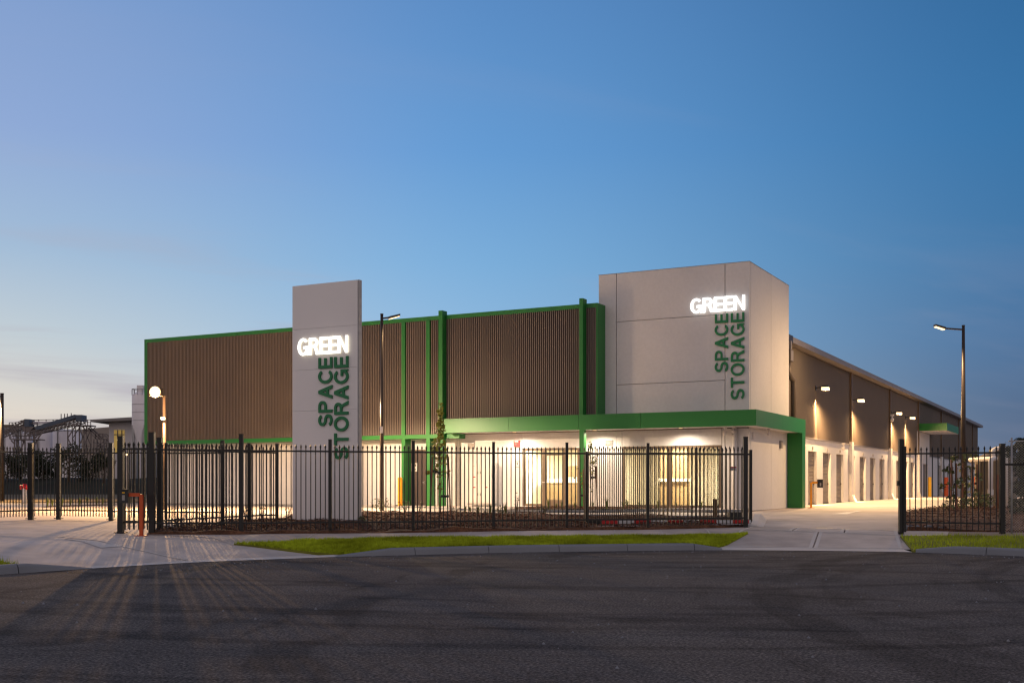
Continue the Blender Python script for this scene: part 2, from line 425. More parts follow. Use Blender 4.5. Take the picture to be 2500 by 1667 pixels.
# gate track across the entry
st(line_sheet('gate_track', (6.35, 30.05), (9.75, 28.45), .05, M['dark'], zp, .002))
st(line_sheet('drain_grate', pix(1877, 1267, .45), pix(1951, 1267, .45), .12, M['dark'], zp, .004))
# painted arrow in the yard
ar = MB(); a0 = Vector(pix(2048, 1252, .49)); a1 = Vector(pix(2100, 1246, .49))
st(line_sheet('arrow_marking', a0, a0.lerp(a1, .55), .55, M['paint'], zp, -.02, w2=.28)); st(line_sheet('arrow_shaft_marking', a0.lerp(a1, .6), a1, .2, M['paint'], zp, -.02))

# footpath along the fence
front_line = [(-8.35, 25.75)] + [(x, fy(x)-.12) for x in np.linspace(-7.5, 5.9, 24)] + [(6.25, 29.75)]
grass_back = [(-5.98, 24.3), (-5.0, 24.7), (-3.85, 25.3), (-2.4, 25.95), (-.5, 26.55), (2, 27.1), (4.2, 27.55), (5.6, 28.0)]
pathp = front_line[::-1] + [(-6.6, 25.2)] + grass_back + [(5.9, 28.2)]
path = st(sheet('footpath', pathp, M['conc'], zp, -.006, .3))
for k in range(9):
    x = -4.6 + k*1.2
    line_sheet('path_joint', (x, fy(x)-.16), (x-.1, float(np.interp(x, [p[0] for p in grass_back], [p[1] for p in grass_back]))+.02), .03, M['concl'], zp, .0, path)
rp = [(9.75, 28.05), (9.5, 27.35), (10.4, 26.8), (12, 26.0), (14, 25.2), (22, 22.2), (22.5, 23.6), (14.5, 26.2), (12, 27.0)]
pr = st(sheet('right_footpath', rp, M['pathbrown'], zp, .012, .5))
sheet('path_slab', [(9.7, 28.05), (9.45, 27.35), (10.3, 26.87), (10.65, 27.6)], M['conc'], zp, .017, .4, pr)
line_sheet('path_joint', (11.3, 27.3), (11.15, 26.4), .03, M['signk'], zp, .017, pr)

# grass verges
cross_edge = [(-5.98, 24.35), (-3.45, E(-3.45)+.2)]
turf_a = cross_edge + [(x, E(x)+.17) for x in np.linspace(-3.2, 4.6, 30)] + [(5.0, E(5)+.75), (5.85, 28.05)] + grass_back[::-1][:-1]
turf_b = [(9.35, 27.3), (8.92, E(8.92)+.3)] + [(x, E(x)+.17) for x in np.linspace(9.1, 21, 24)] + [(22, 22.1), (14, 25.15), (12, 25.95), (10.4, 26.75)]
turf_c = [(-9.35, 20.3), (-8.75, 19.95), (-8.35, 19.5), (-8.05, E(-8.05)+.12)] + [(x, E(x)+.17) for x in np.linspace(-8.4, -13.5, 14)] + [(-15, 20)]
def turf(poly): return st(sheet('verge', poly, M['turf'], zg, 0, .3, None, .2))
for t_ in (turf_a, turf_b, turf_c): turf(t_)
def blades(name, poly, n, zf, h0, h1, w, m, label):
    x0, x1 = min(p[0] for p in poly), max(p[0] for p in poly); y0, y1 = min(p[1] for p in poly), max(p[1] for p in poly)
    P = np.array(poly); V = []; cnt = 0
    X = rng.uniform(x0, x1, n*4); Y = rng.uniform(y0, y1, n*4); ins = np.zeros(n*4, bool)
    for i in range(len(P)):
        ax, ay = P[i]; bx, by = P[(i+1) % len(P)]
        c = (ay > Y) != (by > Y)
        with np.errstate(divide='ignore', invalid='ignore'):
            ins ^= c & (X < (bx-ax)*(Y-ay)/(by-ay)+ax)
    X, Y = X[ins][:n], Y[ins][:n]; n = len(X)
    Z = np.array([zf(a, b) for a, b in zip(X, Y)])
    H = rng.uniform(h0, h1, n)*(.6+.8*np.abs(np.sin(X*2.1+np.cos(Y*3.7)*2))*rng.uniform(.4, 1, n)); A = rng.uniform(0, 2*np.pi, n); lean = rng.uniform(0, .6, n)*H; LA = rng.uniform(0, 2*np.pi, n)
    co = np.empty((n, 3, 3)); ca, sa = np.cos(A)*w/2, np.sin(A)*w/2
    co[:,0] = np.stack([X-ca, Y-sa, Z], 1); co[:,1] = np.stack([X+ca, Y+sa, Z], 1); co[:,2] = np.stack([X+lean*np.cos(LA), Y+lean*np.sin(LA), Z+H], 1)
    me = bpy.data.meshes.new(name); me.vertices.add(3*n); me.vertices.foreach_set('co', co.ravel())
    me.loops.add(3*n); me.loops.foreach_set('vertex_index', np.arange(3*n)); me.polygons.add(n); me.polygons.foreach_set('loop_start', np.arange(0, 3*n, 3))
    me.update(calc_edges=True); me.materials.append(m)
    return tag(obj(name, me), label, None, None, 'stuff')
blades('grass', turf_a, 110000, zg, .03, .085, .012, M['grass'], 'mown green grass on the long verge strip in front of the fence')
blades('grass', turf_b, 45000, zg, .05, .11, .012, M['grass'], 'mown green grass on the verge right of the entry crossover')
blades('grass', turf_c, 22000, zg, .06, .14, .010, M['grass'], 'tufty green grass corner at the left kerb')

# kerbs
kr = bpy.data.objects.new('kerb', None); COL.objects.link(kr); kr['kind'] = 'structure'; kr['label'] = 'grey concrete kerb along the edge of the asphalt court'
def kerb(x0, x1, hf, step):
    x = x0
    while x < x1-.05:
        e = min(x+step, x1); xs = np.linspace(x+.006, e-.006, 8); b = MB()
        for xx in xs:
            h = hf(xx); s_ = float(np.interp(xx, _xs, _sl)); n = Vector((-s_, 1)).normalized(); o = Vector((xx, E(xx)))
            prof = [(-.005, -.05), (.0, .004), (.03, h*.72), (.06, h*.95), (.085, h), (.18, h+.004), (.18, -.05)]
            b.v += [((o+n*t).x, (o+n*t).y, z) for t, z in prof]
        k = 7
        for i in range(len(xs)-1):
            for j in range(k-1): b.f.append((i*k+j, (i+1)*k+j, (i+1)*k+j+1, i*k+j+1))
        b.f += [tuple(range(k)), tuple((len(xs)-1)*k+j for j in range(k))[::-1]]
        b.build('kerb_stone', M['kerb'], kr); x = e
tp = lambda x, a, b, c, d: .135*min(1, max(0, (x-a)/(b-a)) if b > a else 1, max(0, (d-x)/(d-c)) if d > c else 1)+.012
kerb(-15.5, -7.45, lambda x: tp(x, -99, -98, -8.15, -7.45), .9)
kerb(-3.6, 4.78, lambda x: tp(x, -3.6, -2.5, 4.1, 4.9), 1.55)
kerb(8.86, 21, lambda x: tp(x, 8.5, 9.5, 98, 99), 1.2)

# ------------------------------------------------------------------ mulch beds, planter and inner kerbs
bed_a = [(x, fy(x)-.10) for x in np.linspace(-8.3, 6.0, 30)] + [(6.2, 30.0), (6.5, 31.2), (6.3, 33.5), (3.5, 35.2), (1.0, 35.6), (-1.0, 37.0), (-3.6, 38.2), (-5.2, 37.6), (-6.6, 34.6), (-7.6, 31.5), (-8.3, 28.4)]
def zbed(x, y): return zp(x, y) + .03 + .05*math.sin(x*1.7+.5)*math.sin(y*1.3) + .03*math.sin(x*4.1+y*2.3)
bed_b = [(9.9, 28.3), (12.1, 27.15), (16, 26.0), (22, 25), (24, 40), (20.5, 44.5), (17.2, 44.0), (14.6, 40.0), (12.4, 35.9), (10.4, 30.5)]
st(sheet('mulch_bed', bed_a, M['mulch'], zbed, .02, .35, None, .2)); 
zb2 = lambda x, y: zp(x, y) + .05 + .10*max(0, math.sin((x-9.9)*.35))*max(0, min(1, (y-28)/3)) + .03*math.sin(x*3.1+y*2.3)
st(sheet('right_mulch_bed', bed_b, M['mulch'], zb2, .02, .4, None, .25))
def chips(name, poly, n, zf, label, m=None):
    b = MB(); x0, x1 = min(p[0] for p in poly), max(p[0] for p in poly); y0, y1 = min(p[1] for p in poly), max(p[1] for p in poly); k = 0
    while k < n:
        x, y = random.uniform(x0, x1), random.uniform(y0, y1)
        if not inside((x, y), poly): continue
        k += 1; z = zf(x, y)+.02; a = random.uniform(0, 6.28); l = random.uniform(.02, .07); w = random.uniform(.01, .025); t = random.uniform(-.03, .04)
        c, s_ = math.cos(a), math.sin(a)
        b.add([(x-c*l, y-s_*l, z+.004), (x+s_*w, y-c*w, z+.02+t*.3), (x+c*l, y+s_*l, z+.01+abs(t)), (x-s_*w, y+c*w, z+.025)], [(0,1,2,3)])
    return tag(b.build(name, m or M['chip']), label, None, None, 'stuff')
chips('mulch_chips', bed_a, 26000, lambda x, y: zbed(x, y)+.02, 'red brown bark mulch behind the front fence')
chips('mulch_chips', bed_b, 12000, lambda x, y: zb2(x, y)+.02, 'red brown bark mulch around the staked plants at right')
# low concrete edge behind the front bed
def edging(name, pts, w, h, m, zf, label=None, joint=2.4):
    root = bpy.data.objects.new(name, None); COL.objects.link(root); root['kind'] = 'structure'
    for p, q in zip(pts, pts[1:]):
        P_, Q_ = Vector(p), Vector(q); L = (Q_-P_).length; k = max(1, round(L/joint))
        for i in range(k):
            a = P_.lerp(Q_, i/k+.004); c = P_.lerp(Q_, (i+1)/k-.004); d = (c-a).normalized(); n = Vector((-d.y, d.x))*w/2
            vs = [a+n, a-n, c-n, c+n]
            b = MB(); b.add([(v.x, v.y, zf(v.x, v.y)-.08) for v in vs]+[(v.x, v.y, zf(v.x, v.y)+h) for v in vs], [(4,5,6,7)[::1], (0,1,5,4), (1,2,6,5), (2,3,7,6), (3,0,4,7)])
            b.build('kerb_stone', m, root)
    return root
edging('bed_kerb', [(6.75, 32.0), (6.5, 34.2), (3.6, 35.7), (1.0, 36.1), (-1.0, 37.4), (-3.6, 38.6)], .16, .08, M['kerb'], zp)
# raised apron and planter in front of the building
ap = [B(.0, -1.2)[:2], B(-.9, -2.3)[:2], (5.2, 41.4), (2.9, 40.4), (1.0, 40.5), (-.6, 41.2), (-2.2, 43.6), B(-13.2, -1.9)[:2], B(-30, -1.9)[:2], B(-30, -.005)[:2], B(0, -.005)[:2]]
apz = lambda x, y: .575
st(sheet('building_apron', ap, M['conc'], apz, 0, 1.0))
edging('apron_kerb', ap[:9], .15, .004, M['kerb'], lambda x, y: .573)
pl = [(5.0, 41.55), (2.9, 40.62), (1.2, 40.7), (-.2, 41.3), (.8, 43.4), B(-7.2, -1.5)[:2], B(-1.6, -1.5)[:2], B(-1.6, -2.2)[:2]]
st(sheet('planter_bed', pl, M['mulch'], lambda x, y: .60+.02*math.sin(5*x+3*y), 0, .4))
chips('mulch_chips', pl, 4000, lambda x, y: .60, 'orange brown mulch in the planter under the reception windows')

# ------------------------------------------------------------------ storage building
bld = thing('storage_building', 'long storage building with brown ribbed cladding, white concrete tower and green trim', 'warehouse', (P0.x, P0.y, 0), ANG)
def bb(name, m, *b): return box_(name, m, bld, *b)
def ribs(name, m, u0, u1, v, z0, z1, pitch, depth, duty=.55, axis='u'):
    b = MB(); n = int((u1-u0)/pitch); p = (u1-u0)/n; pr = []
    for i in range(n):
        a = u0+i*p; e = p*.08
        pr += [(a, 0), (a+p*(1-duty)/2-e, 0), (a+p*(1-duty)/2+e, -depth), (a+p*(1+duty)/2-e, -depth), (a+p*(1+duty)/2+e, 0)]
    pr.append((u1, 0))
    for t, d in pr:
        for z in (z0, z1): b.v.append((t, v+d, z) if axis == 'u' else (v-d, t, z))
    for i in range(len(pr)-1):
        f = (2*i, 2*i+2, 2*i+3, 2*i+1); b.f.append(f if axis == 'u' else f)
    return b.build(name, m, bld)
# upper brown front, in bays
ZC0, ZP = 3.42, 8.56
VC = -.72
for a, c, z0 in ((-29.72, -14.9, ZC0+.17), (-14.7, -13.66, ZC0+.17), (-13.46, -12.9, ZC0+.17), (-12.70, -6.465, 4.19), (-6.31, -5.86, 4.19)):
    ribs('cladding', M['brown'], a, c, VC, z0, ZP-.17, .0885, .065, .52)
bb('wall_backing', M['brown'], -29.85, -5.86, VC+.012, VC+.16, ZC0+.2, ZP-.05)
for a, c in ((-29.9, -24.0), (-23.985, -18.0), (-17.985, -12.92), (-12.68, -6.47), (-6.305, -5.84)):
    bb('parapet_cap', M['green'], a, c, VC-.07, VC+.35, ZP-.17, ZP)
for a, c in ((-29.9, -20.0), (-19.985, -12.47)): bb('bottom_trim', M['green'], a, c, VC-.08, -.005, ZC0, ZC0+.17)
bb('bottom_trim', M['green'], -12.468, -12.05, VC-.08, -.3, ZC0-.02, 3.59)
bb('corner_trim', M['green'], -29.9, -29.72, VC-.07, VC+.35, ZC0+.17, ZP-.17)
bb('corner_trim', M['green'], -5.86, -5.836, VC-.07, -.02, 4.19, ZP-.17)
bb('end_return', M['green'], -5.834, -5.81, VC-.07, -.012, 4.19, ZP)
for a, c in ((-14.89, -14.71), (-13.65, -13.47)):
    bb('green_mullion', M['green'], a, c, VC-.12, VC+.02, ZC0+.17, ZP-.17)
    bb('green_post', M['green'], a-.01, c+.0, VC-.1, -.36, .572, ZC0)
bb('green_fin', M['green'], -12.9, -12.71, -1.06, VC+.04, 4.19, 8.72); bb('green_post', M['green'], -12.9, -12.71, -1.05, -.75, .44, 4.188)
bb('green_fin', M['green'], -6.465, -6.31, -1.06, VC+.04, 4.19, 8.74)
bb('green_post', M['green'], -6.34, -6.15, -1.33, -1.1, .57, 3.6)
bb('gutter_end', M['rust'], -30.15, -29.9, .3, .6, 7.55, 7.75)
# ground floor front wall in white concrete panels
zt = ZC0-.004
def panel(a, c, z0, z1, v=0, th=.15): return bb('wall_panel', M['white'], a+.008, c-.008, v, v+th, z0, z1)
for i in range(5): panel(-29.9+i*2.96, -29.9+(i+1)*2.96, .5, zt)
panel(-14.15, -12.5, .5, zt); panel(-15.1, -14.15, 2.98, zt)
panel(-12.5, -9.52, .5, 4.1); panel(-9.52, -6.93, 2.97, 4.1); panel(-6.93, -5.35, .5, 4.1)
panel(-5.35, -5.1, .5, 4.1); panel(-5.1, -1.06, 2.97, 4.1); panel(-1.06, -.94, .5, 4.1); panel(-.93, 0, .5, 4.1)
for a, c in ((-9.52, -6.93), (-5.1, -1.06)): bb('window_sill_wall', M['white'], a, c, .01, .14, .5, .60)
# tower
TZ = 9.78
panel(-6.1, -5.345, 4.1, TZ)
for z0, z1 in ((4.1, 5.39), (5.41, 7.87), (7.89, TZ)): panel(-5.335, -.94, z0, z1)
panel(-.93, 0, 4.1, TZ)
bb('tower_core', M['joint'], -6.08, -.02, .12, .16, 4.0, TZ-.03)
for a, c in ((.155, 3.06), (3.08, 5.88)): 
    bb('side_panel', M['white'], -.15, 0.0, a, c, .5, TZ)
bb('joint_backing', M['joint'], -.14, -.02, 3.0, 3.2, .5, TZ-.03)
bb('tower_wall', M['white'], -6.1, -5.95, .155, 5.88, 4.2, TZ); bb('tower_wall', M['white'], -5.94, -.16, 5.73, 5.88, 4.2, TZ)
bb('tower_roof', M['trim'], -5.94, -.16, .17, 5.72, TZ-.4, TZ-.3)
bb('cap_flashing', M['trim'], -6.11, .01, -.01, .16, TZ, TZ+.015); bb('cap_flashing', M['trim'], -.16, .012, .162, 5.89, TZ, TZ+.015)
# green canopy with side leg
cw = .634
for a, c in ((-12.45, -9.45), (-9.44, -6.36), (-6.35, -3.8), (-3.79, cw)): bb('canopy_fascia', M['green'], a, c, -1.36, -1.30, 3.6, 4.18)
for a, c in ((-1.298, 2.4), (2.41, 6.13)): bb('canopy_fascia', M['green'], cw-.06, cw, a, c, 3.6, 4.18)
bb('canopy_top', M['green'], -12.44, cw-.065, -1.298, -.015, 4.12, 4.17); bb('canopy_top', M['green'], .012, cw-.065, -.01, 6.12, 4.12, 4.17)
bb('canopy_end', M['green'], -12.45, -12.40, -1.298, -.015, 3.6, 4.118)
bb('soffit', M['white'], -12.395, cw-.065, -1.297, -.012, 3.62, 3.66); bb('soffit', M['white'], .014, cw-.065, -.008, 5.57, 3.62, 3.66)
bb('soffit_shadow_gap', M['frame'], -12.3, 0, -.035, -.004, 3.585, 3.618)
bb('canopy_leg', M['green'], .012, cw-.003, 5.58, 6.12, .5, 3.6)
bb('canopy_leg_top', M['green'], .012, cw-.065, 5.58, 6.12, 3.603, 4.118)
# door by the corner
dr = bb('service_door', M['brdoor'], -15.05, -14.2, .03, .08, .58, 2.93); bb('door_frame', M['frame'], -15.1, -15.055, -.01, .13, .58, 2.975); bb('door_frame', M['frame'], -14.195, -14.15, -.01, .13, .58, 2.975)
bb('door_head', M['frame'], -15.1, -14.15, -.008, .13, 2.935, 2.978)
MB().box(-14.38, -14.26, -.03, .0, 1.55, 1.58).box(-14.29, -14.26, .0, .03, 1.5, 1.62).build('handle', M['steel'], dr)
sg = MB().box(-14.93, -14.64, .022, .029, 2.05, 2.4).build('door_notice', M['signw'], dr)
MB().box(-14.89, -14.84, .018, .021, 2.24, 2.36).box(-14.75, -14.69, .018, .021, 2.26, 2.36).box(-14.9, -14.7, .018, .021, 2.1, 2.16).box(-14.83, -14.78, .018, .021, 2.2, 2.34).build('print', M['signk'], dr)
# louvre vents
for a, c, z0, z1, n in ((-12.09, -11.76, 2.98, 3.19, 5), (-5.82, -5.49, 3.02, 3.21, 4)):
    vf = bb('vent', M['steel'] if a < -8 else M['white'], a, c, -.03, -.004, z0-.02, z1+.03)
    for k in range(n):
        zz = z0 + (z1-z0)*(k+.3)/n
        MB().box(a+.015, c-.015, -.05, -.032, zz, zz+.022).build('louvre', M['frame'], vf)
# electrical cabinet
cab = thing('electrical_cabinet', 'white metal electrical cabinet with red labels against the white wall', 'cabinet', B(-11.3, -.3, .62), ANG)
MB().box(-.59, .59, -.12, .29, .08, 1.75).build('body', M['signw'], cab)
for a, c in ((-.58, -.005), (.005, .58)):
    MB().box(a, c, -.145, -.122, .12, .9).build('door', M['signw'], cab); MB().box(a, c, -.145, -.122, .91, 1.74).build('door', M['signw'], cab)
for a, z in ((-.3, 1.15), (-.3, .72), (.27, .72)): MB().box(a, a+.13, -.152, -.147, z, z+.04).build('red_label', M['red'], cab)
MB().box(.27, .40, -.152, -.147, 1.15, 1.19).build('yellow_label', M['yellow'], cab)
MB().lathe((0, 0, 0), [(.0, 0), (.035, 0), (.035, .004), (0, .004)], 12).build('green_label', M['green'], cab).location = (-.23, -.150, 1.62)
cab.children[-1].rotation_euler = (R(90), 0, 0)
for a in (-.06, .06):
    for z in (.4, 1.3): MB().box(a-.012, a+.012, -.17, -.147, z, z+.1).build('handle', M['steel'], cab)
MB().box(-.59, .59, -.1, .29, .0, .08).build('plinth', M['steel'], cab)
# glazing: two shopfront windows, each frame, panes
def shopfront(u0, u1, muls, door=None):
    z0, z1 = .60, 2.96
    w = MB().box(u0, u0+.09, .02, .13, z0, z1).box(u1-.09, u1, .02, .13, z0, z1).box(u0+.09, u1-.09, .02, .13, z1-.09, z1).box(u0+.09, u1-.09, .02, .13, z0, z0+.09).build('window', M['frame'], bld)
    e = [u0+.09] + [x for m_ in muls for x in m_] + [u1-.09]
    for (a, c) in muls: MB().box(a, c, .025, .125, z0+.09, z1-.09).build('mullion', M['frame'], w)
    for i in range(0, len(e), 2): MB().box(e[i], e[i+1], .07, .076, z0+.09, z1-.09).build('pane', M['glass'], w)
    return w
w1 = shopfront(-9.49, -6.95, [(-8.62, -8.44), (-7.70, -7.52)])
MB().box(-8.44, -7.70, .03, .10, .69, .86).box(-8.44, -7.70, .03, .10, 2.66, 2.74).build('door_rail', M['frame'], w1)
MB().box(-8.58, -8.40, -.04, -.01, 1.55, 1.585).box(-8.52, -8.48, -.012, .024, 1.56, 1.575).build('door_handle', M['steel'], w1)
w2 = shopfront(-5.09, -1.07, [(-3.2, -3.08), (-2.13, -2.03)])
# interiors
def room(u0, u1, v1):
    bb('interior_wall', M['cream'], u0, u1, v1, v1+.1, .55, 3.4); bb('interior_wall', M['cream'], u0-.1, u0, .16, v1, .55, 3.4); bb('interior_wall', M['cream'], u1, u1+.1, .16, v1, .55, 3.4)
    bb('interior_floor', M['floor'], u0, u1, .16, v1, .55, .6); bb('interior_ceiling', M['top'], u0, u1, .16, v1, 3.1, 3.2)
room(-10.0, -6.2, 4.5); room(-5.9, -.5, 4.0)
def cl(u0, u1, v0, v1):
    o = thing('ceiling_light', '', 'ceiling light', B((u0+u1)/2, (v0+v1)/2, 3.04), ANG, 'warm ceiling panels inside the reception')
    MB().box(-(u1-u0)/2, (u1-u0)/2, -(v1-v0)/2, (v1-v0)/2, .0, .055).build('diffuser', M['panel'], o)
    al = lamp('AREA', 'tube', o, (0, 0, -.012), 270, (1, .84, .62), .05); al.data.shape = 'RECTANGLE'; al.data.size = (u1-u0)*.96; al.data.size_y = (v1-v0)*.96
    return o
for (args, lb) in (((-9.4, -8.6, .9, 1.5), 'lit ceiling panel behind the top left pane of the reception window'), ((-8.3, -7.6, 2.6, 3.2), 'lit ceiling panel above the reception desk'),
          ((-4.3, -3.3, 1.3, 1.8), 'lit ceiling panel behind the left pane of the large window'), ((-2.7, -1.7, 1.2, 1.7), 'lit ceiling panel behind the right pane of the large window')):
    cl(*args)['label'] = lb
dk = thing('reception_desk', 'brown reception desk with white top behind the glass door', 'desk', B(-8.6, 2.3, .6), ANG)
MB().box(-1.0, 1.9, 0, .5, .0, .95).build('front', M['joinery'], dk); MB().box(-1.05, 1.95, -.05, .55, .95, 1.12).build('benchtop', M['top'], dk)
for k, (uu, lb) in enumerate(((-8.3, 'left of two computer monitors on the reception desk'), (-7.35, 'right of two computer monitors on the reception desk'))):
    mo = thing('computer_monitor', lb, 'monitor', B(uu, 2.5, 1.72), ANG, 'monitors on the reception desk')
    MB().box(-.36, .36, 0, .04, .08, .55).build('screen', M['joinery'], mo); MB().box(-.05, .05, .0, .05, 0, .08).build('stand', M['dark'], mo)
sh = thing('display_unit', 'brown joinery display unit with a white shelf behind the large window', 'shelving', B(-4.4, 2.2, .6), ANG)
MB().box(0, 1.2, .1, .4, 0, 1.0).build('lower_panel', M['joinery'], sh); MB().box(-.03, 1.23, 0, .4, 1.0, 1.12).build('shelf', M['top'], sh); MB().box(0, 1.2, .2, .4, 1.12, 2.35).build('upper_panel', M['joinery'], sh)

# side wall with roller doors (u = -.5)
SU = -.5
doors1 = [11.45+3.08*k for k in range(11)]; doors2 = [56.4+3.08*k for k in range(9)]
DW, DT = 1.75, 3.03
edges = [6.13]
allp = []
def side_wall(v0, v1, ds, ztop):
    p = v0
    for d in ds + [None]:
        e = d if d is not None else v1
        bb('wall_pier', M['white'], SU-.2, SU, p, e, .5, DT)
        if d is not None: p = d+DW
    bb('lintel_panel', M['white'], SU-.2, SU, v0, v1, DT+.002, ztop)
side_wall(6.14, 45.2, doors1, 3.6); side_wall(51.6, 88.4, doors2, 3.6)
bb('wall_pier', M['white'], SU-.2, SU+.02, 45.22, 48.1, .5, 5.34); bb('wall_pier', M['white'], SU-.2, SU+.02, 50.5, 51.55, .5, 5.34); bb('lintel_panel', M['white'], SU-.2, SU+.02, 48.1, 50.5, 3.0, 5.34)
rd = MB(); zz = .56; prof = []
while zz < DT: prof += [(0, zz), (.022, zz+.012), (.03, zz+.034), (.022, zz+.056)]; zz += .068
for d, z in prof: rd.v += [(d, 0, z), (d, DW, z)]
for i in range(len(prof)-1): rd.f.append((2*i, 2*i+1, 2*i+3, 2*i+2))
rdm = rd.mesh('roller_door', M['door'])
lkm = MB().box(.03, .06, DW-.16, DW-.08, 1.45, 1.55).mesh('lock', M['dark'])
brm = MB().box(0, .05, .01, DW-.01, .54, .60).mesh('bottom_rail', M['dark'])
npm = MB().box(.0, .03, DW*.45, DW*.45+.16, 3.12, 3.26).mesh('number_plate', M['joint'])
for k, d in enumerate(doors1 + doors2):
    o = obj('roller_door', rdm, bld, (SU-.15, d, 0)); obj('lock', lkm, o); obj('bottom_rail', brm, o)
    obj('number_plate', npm, bld, (SU+.003, d, 0))
o = obj('roller_door', rdm, bld, (SU-.15, 48.1, 0)); o.scale = (1, 2.4/DW, 1)
# cladding above
jp = [20.9, 33.2, 45.4, 58.2, 70.6, 82.6]
prev = 5.9
for j in jp + [88.45]:
    z0 = 3.66
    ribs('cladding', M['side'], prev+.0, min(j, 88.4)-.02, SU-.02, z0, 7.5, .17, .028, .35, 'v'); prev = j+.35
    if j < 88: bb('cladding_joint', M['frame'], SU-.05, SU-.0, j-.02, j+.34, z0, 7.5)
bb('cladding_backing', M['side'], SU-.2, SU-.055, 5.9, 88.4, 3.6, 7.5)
bb('wall_flashing', M['trim'], SU-.05, SU+.05, 6.14, 45.1, 3.602, 3.655); bb('wall_flashing', M['trim'], SU-.05, SU+.05, 51.6, 88.4, 3.602, 3.655)
bb('gutter', M['trim'], SU+.18, SU+.42, 6.9, 89.6, 7.52, 7.76); bb('eave_soffit', M['trim'], SU-.1, SU+.178, 6.3, 89.5, 7.52, 7.56)
bb('gutter_stop_end', M['dark'], SU-.2, SU+.43, 6.2, 6.898, 7.5, 7.8)
bb('roof', M['trim'], -29.8, SU+.17, .3, 89.4, 7.78, 7.9); bb('rear_wall', M['side'], -29.8, SU-.21, 88.2, 88.4, .5, 7.5); bb('left_wall', M['side'], -29.85, -29.7, .2, 88.2, .5, 7.75)
bb('eave_fill', M['side'], SU-.2, SU-.1, 5.9, 88.4, 7.5, 7.78)
# downpipes
for j in jp:
    MB().box(SU+.002, SU+.11, j+.08, j+.24, 3.7, 7.5).build('upper_downpipe', M['frame'], bld)
    MB().box(SU+.004, SU+.16, j-.1, j+.42, .9, 3.75).add([(SU+.004, j-.1, .9), (SU+.16, j-.1, .9), (SU+.16, j+.42, .9), (SU+.004, j+.42, .9), (SU+.004, j+.0, .54), (SU+.32, j+.0, .54), (SU+.32, j+.5, .54), (SU+.004, j+.5, .54)], [(0,4,5,1), (1,5,6,2), (2,6,7,3)]).build('downpipe', M['pipe'], bld)
# rainwater head at the tower's back edge
rh = MB().box(-.42, .05, 5.95, 6.45, 6.65, 7.15).build('rainwater_head', M['side'], bld)
MB().box(.052, .06, 6.0, 6.42, 6.68, 7.1).build('front_plate', M['trim'], rh)
MB().box(-.1, .05, 6.05, 6.2, 7.15, 7.5).build('inlet_pipe', M['trim'], bld)
MB().tube([(-.1, 6.2, 6.66), (-.1, 6.2, 6.2), (-.05, 6.4, 6.0), (.0, 6.62, 5.9), (.0, 6.66, 5.7), (.0, 6.66, 3.3)], .12, 12).build('downpipe', M['side'], bld, True)
# second canopy
bb('side_canopy', M['green'], SU+.03, 1.52, 45.5, 52.6, 5.37, 5.9)
bb('side_canopy_soffit', M['white'], SU+.05, 1.5, 45.55, 52.5, 5.355, 5.368)
for a, c in ((47.0, 47.5), (48.6, 49.1)): bb('soffit_light', M['signw'], .7, .95, a, c, 5.335, 5.353)
# small white soffit fixtures
def cctv(loc, label, s=1.0, rz=0):
    o = thing('security_camera', label, 'security camera', loc, rz, 'security cameras on the storage building')
    MB().box(-.05*s, .05*s, -.05*s, .05*s, -.05*s, 0).build('base', M['signw'], o); MB().tube([(0, 0, -.05*s), (0, -.02*s, -.13*s)], .025*s, 8).build('bracket', M['signw'], o)
    MB().lathe((0, 0, 0), [(0, -.08*s), (.05*s, -.06*s), (.06*s, 0), (.055*s, .03*s), (0, .04*s)], 12).build('dome', M['signw'], o, True, (0, -.04*s, -.16*s))
cctv(B(-.86+.0, -.25, 3.62), 'left of two small white cameras under the canopy near the tower corner', 1.3, ANG)
cctv(B(-.52, -.3, 3.62), 'right of two small white cameras under the canopy near the tower corner', 1.0, ANG)
cctv(B(.3, 1.6, 3.62), 'white camera under the side canopy beside the green leg', 1.1, ANG)
cctv(B(-.3, 33.3, 5.9), 'white camera high on the dark joint between the second and third wall lamps', 2.0, ANG)
cctv(B(-.3, 18.4, 3.62), 'white camera on the flashing above the third roller door', 1.6, ANG)
bb('wall_box', M['signw'], .002, .06, .35, .6, 3.2, 3.42); bb('wall_speaker', M['joint'], .002, .1, 4.3, 4.55, 2.95, 3.25)
MB().tube([(-.53, -.11, .6), (-.53, -.11, 3.6)], .09, 14).build('downpipe', M['white'], bld, True)
ra = thing('fire_strobe', 'small red fire alarm box high on the white wall left of the entrance', 'alarm', B(-9.73, -.02, 3.17), ANG)
MB().box(-.13, .13, -.08, .01, -.13, .13).build('body', M['red'], ra); MB().box(-.08, .08, -.1, -.082, .06, .1).build('lens', M['signw'], ra); MB().box(-.06, .06, -.1, -.082, -.08, .02).build('sounder', M['brdoor'], ra)
ss = thing('security_notice', 'small white notice with shield print on the wall left of the reception window', 'sign', B(-9.73, -.012, 2.3), ANG)
MB().box(-.1, .1, -.008, .0, -.17, .17).build('plate', M['signw'], ss)
MB().box(-.08, .08, -.012, -.0085, .11, .14).box(-.08, .08, -.012, -.0085, -.05, -.035).box(-.08, .08, -.012, -.0085, -.12, -.1).add([(-.04, -.012, .07), (.04, -.012, .07), (.04, -.012, .03), (0, -.012, -.015), (-.04, -.012, .03)], [(0,1,2,3,4)]).build('print', M['signk'], ss)

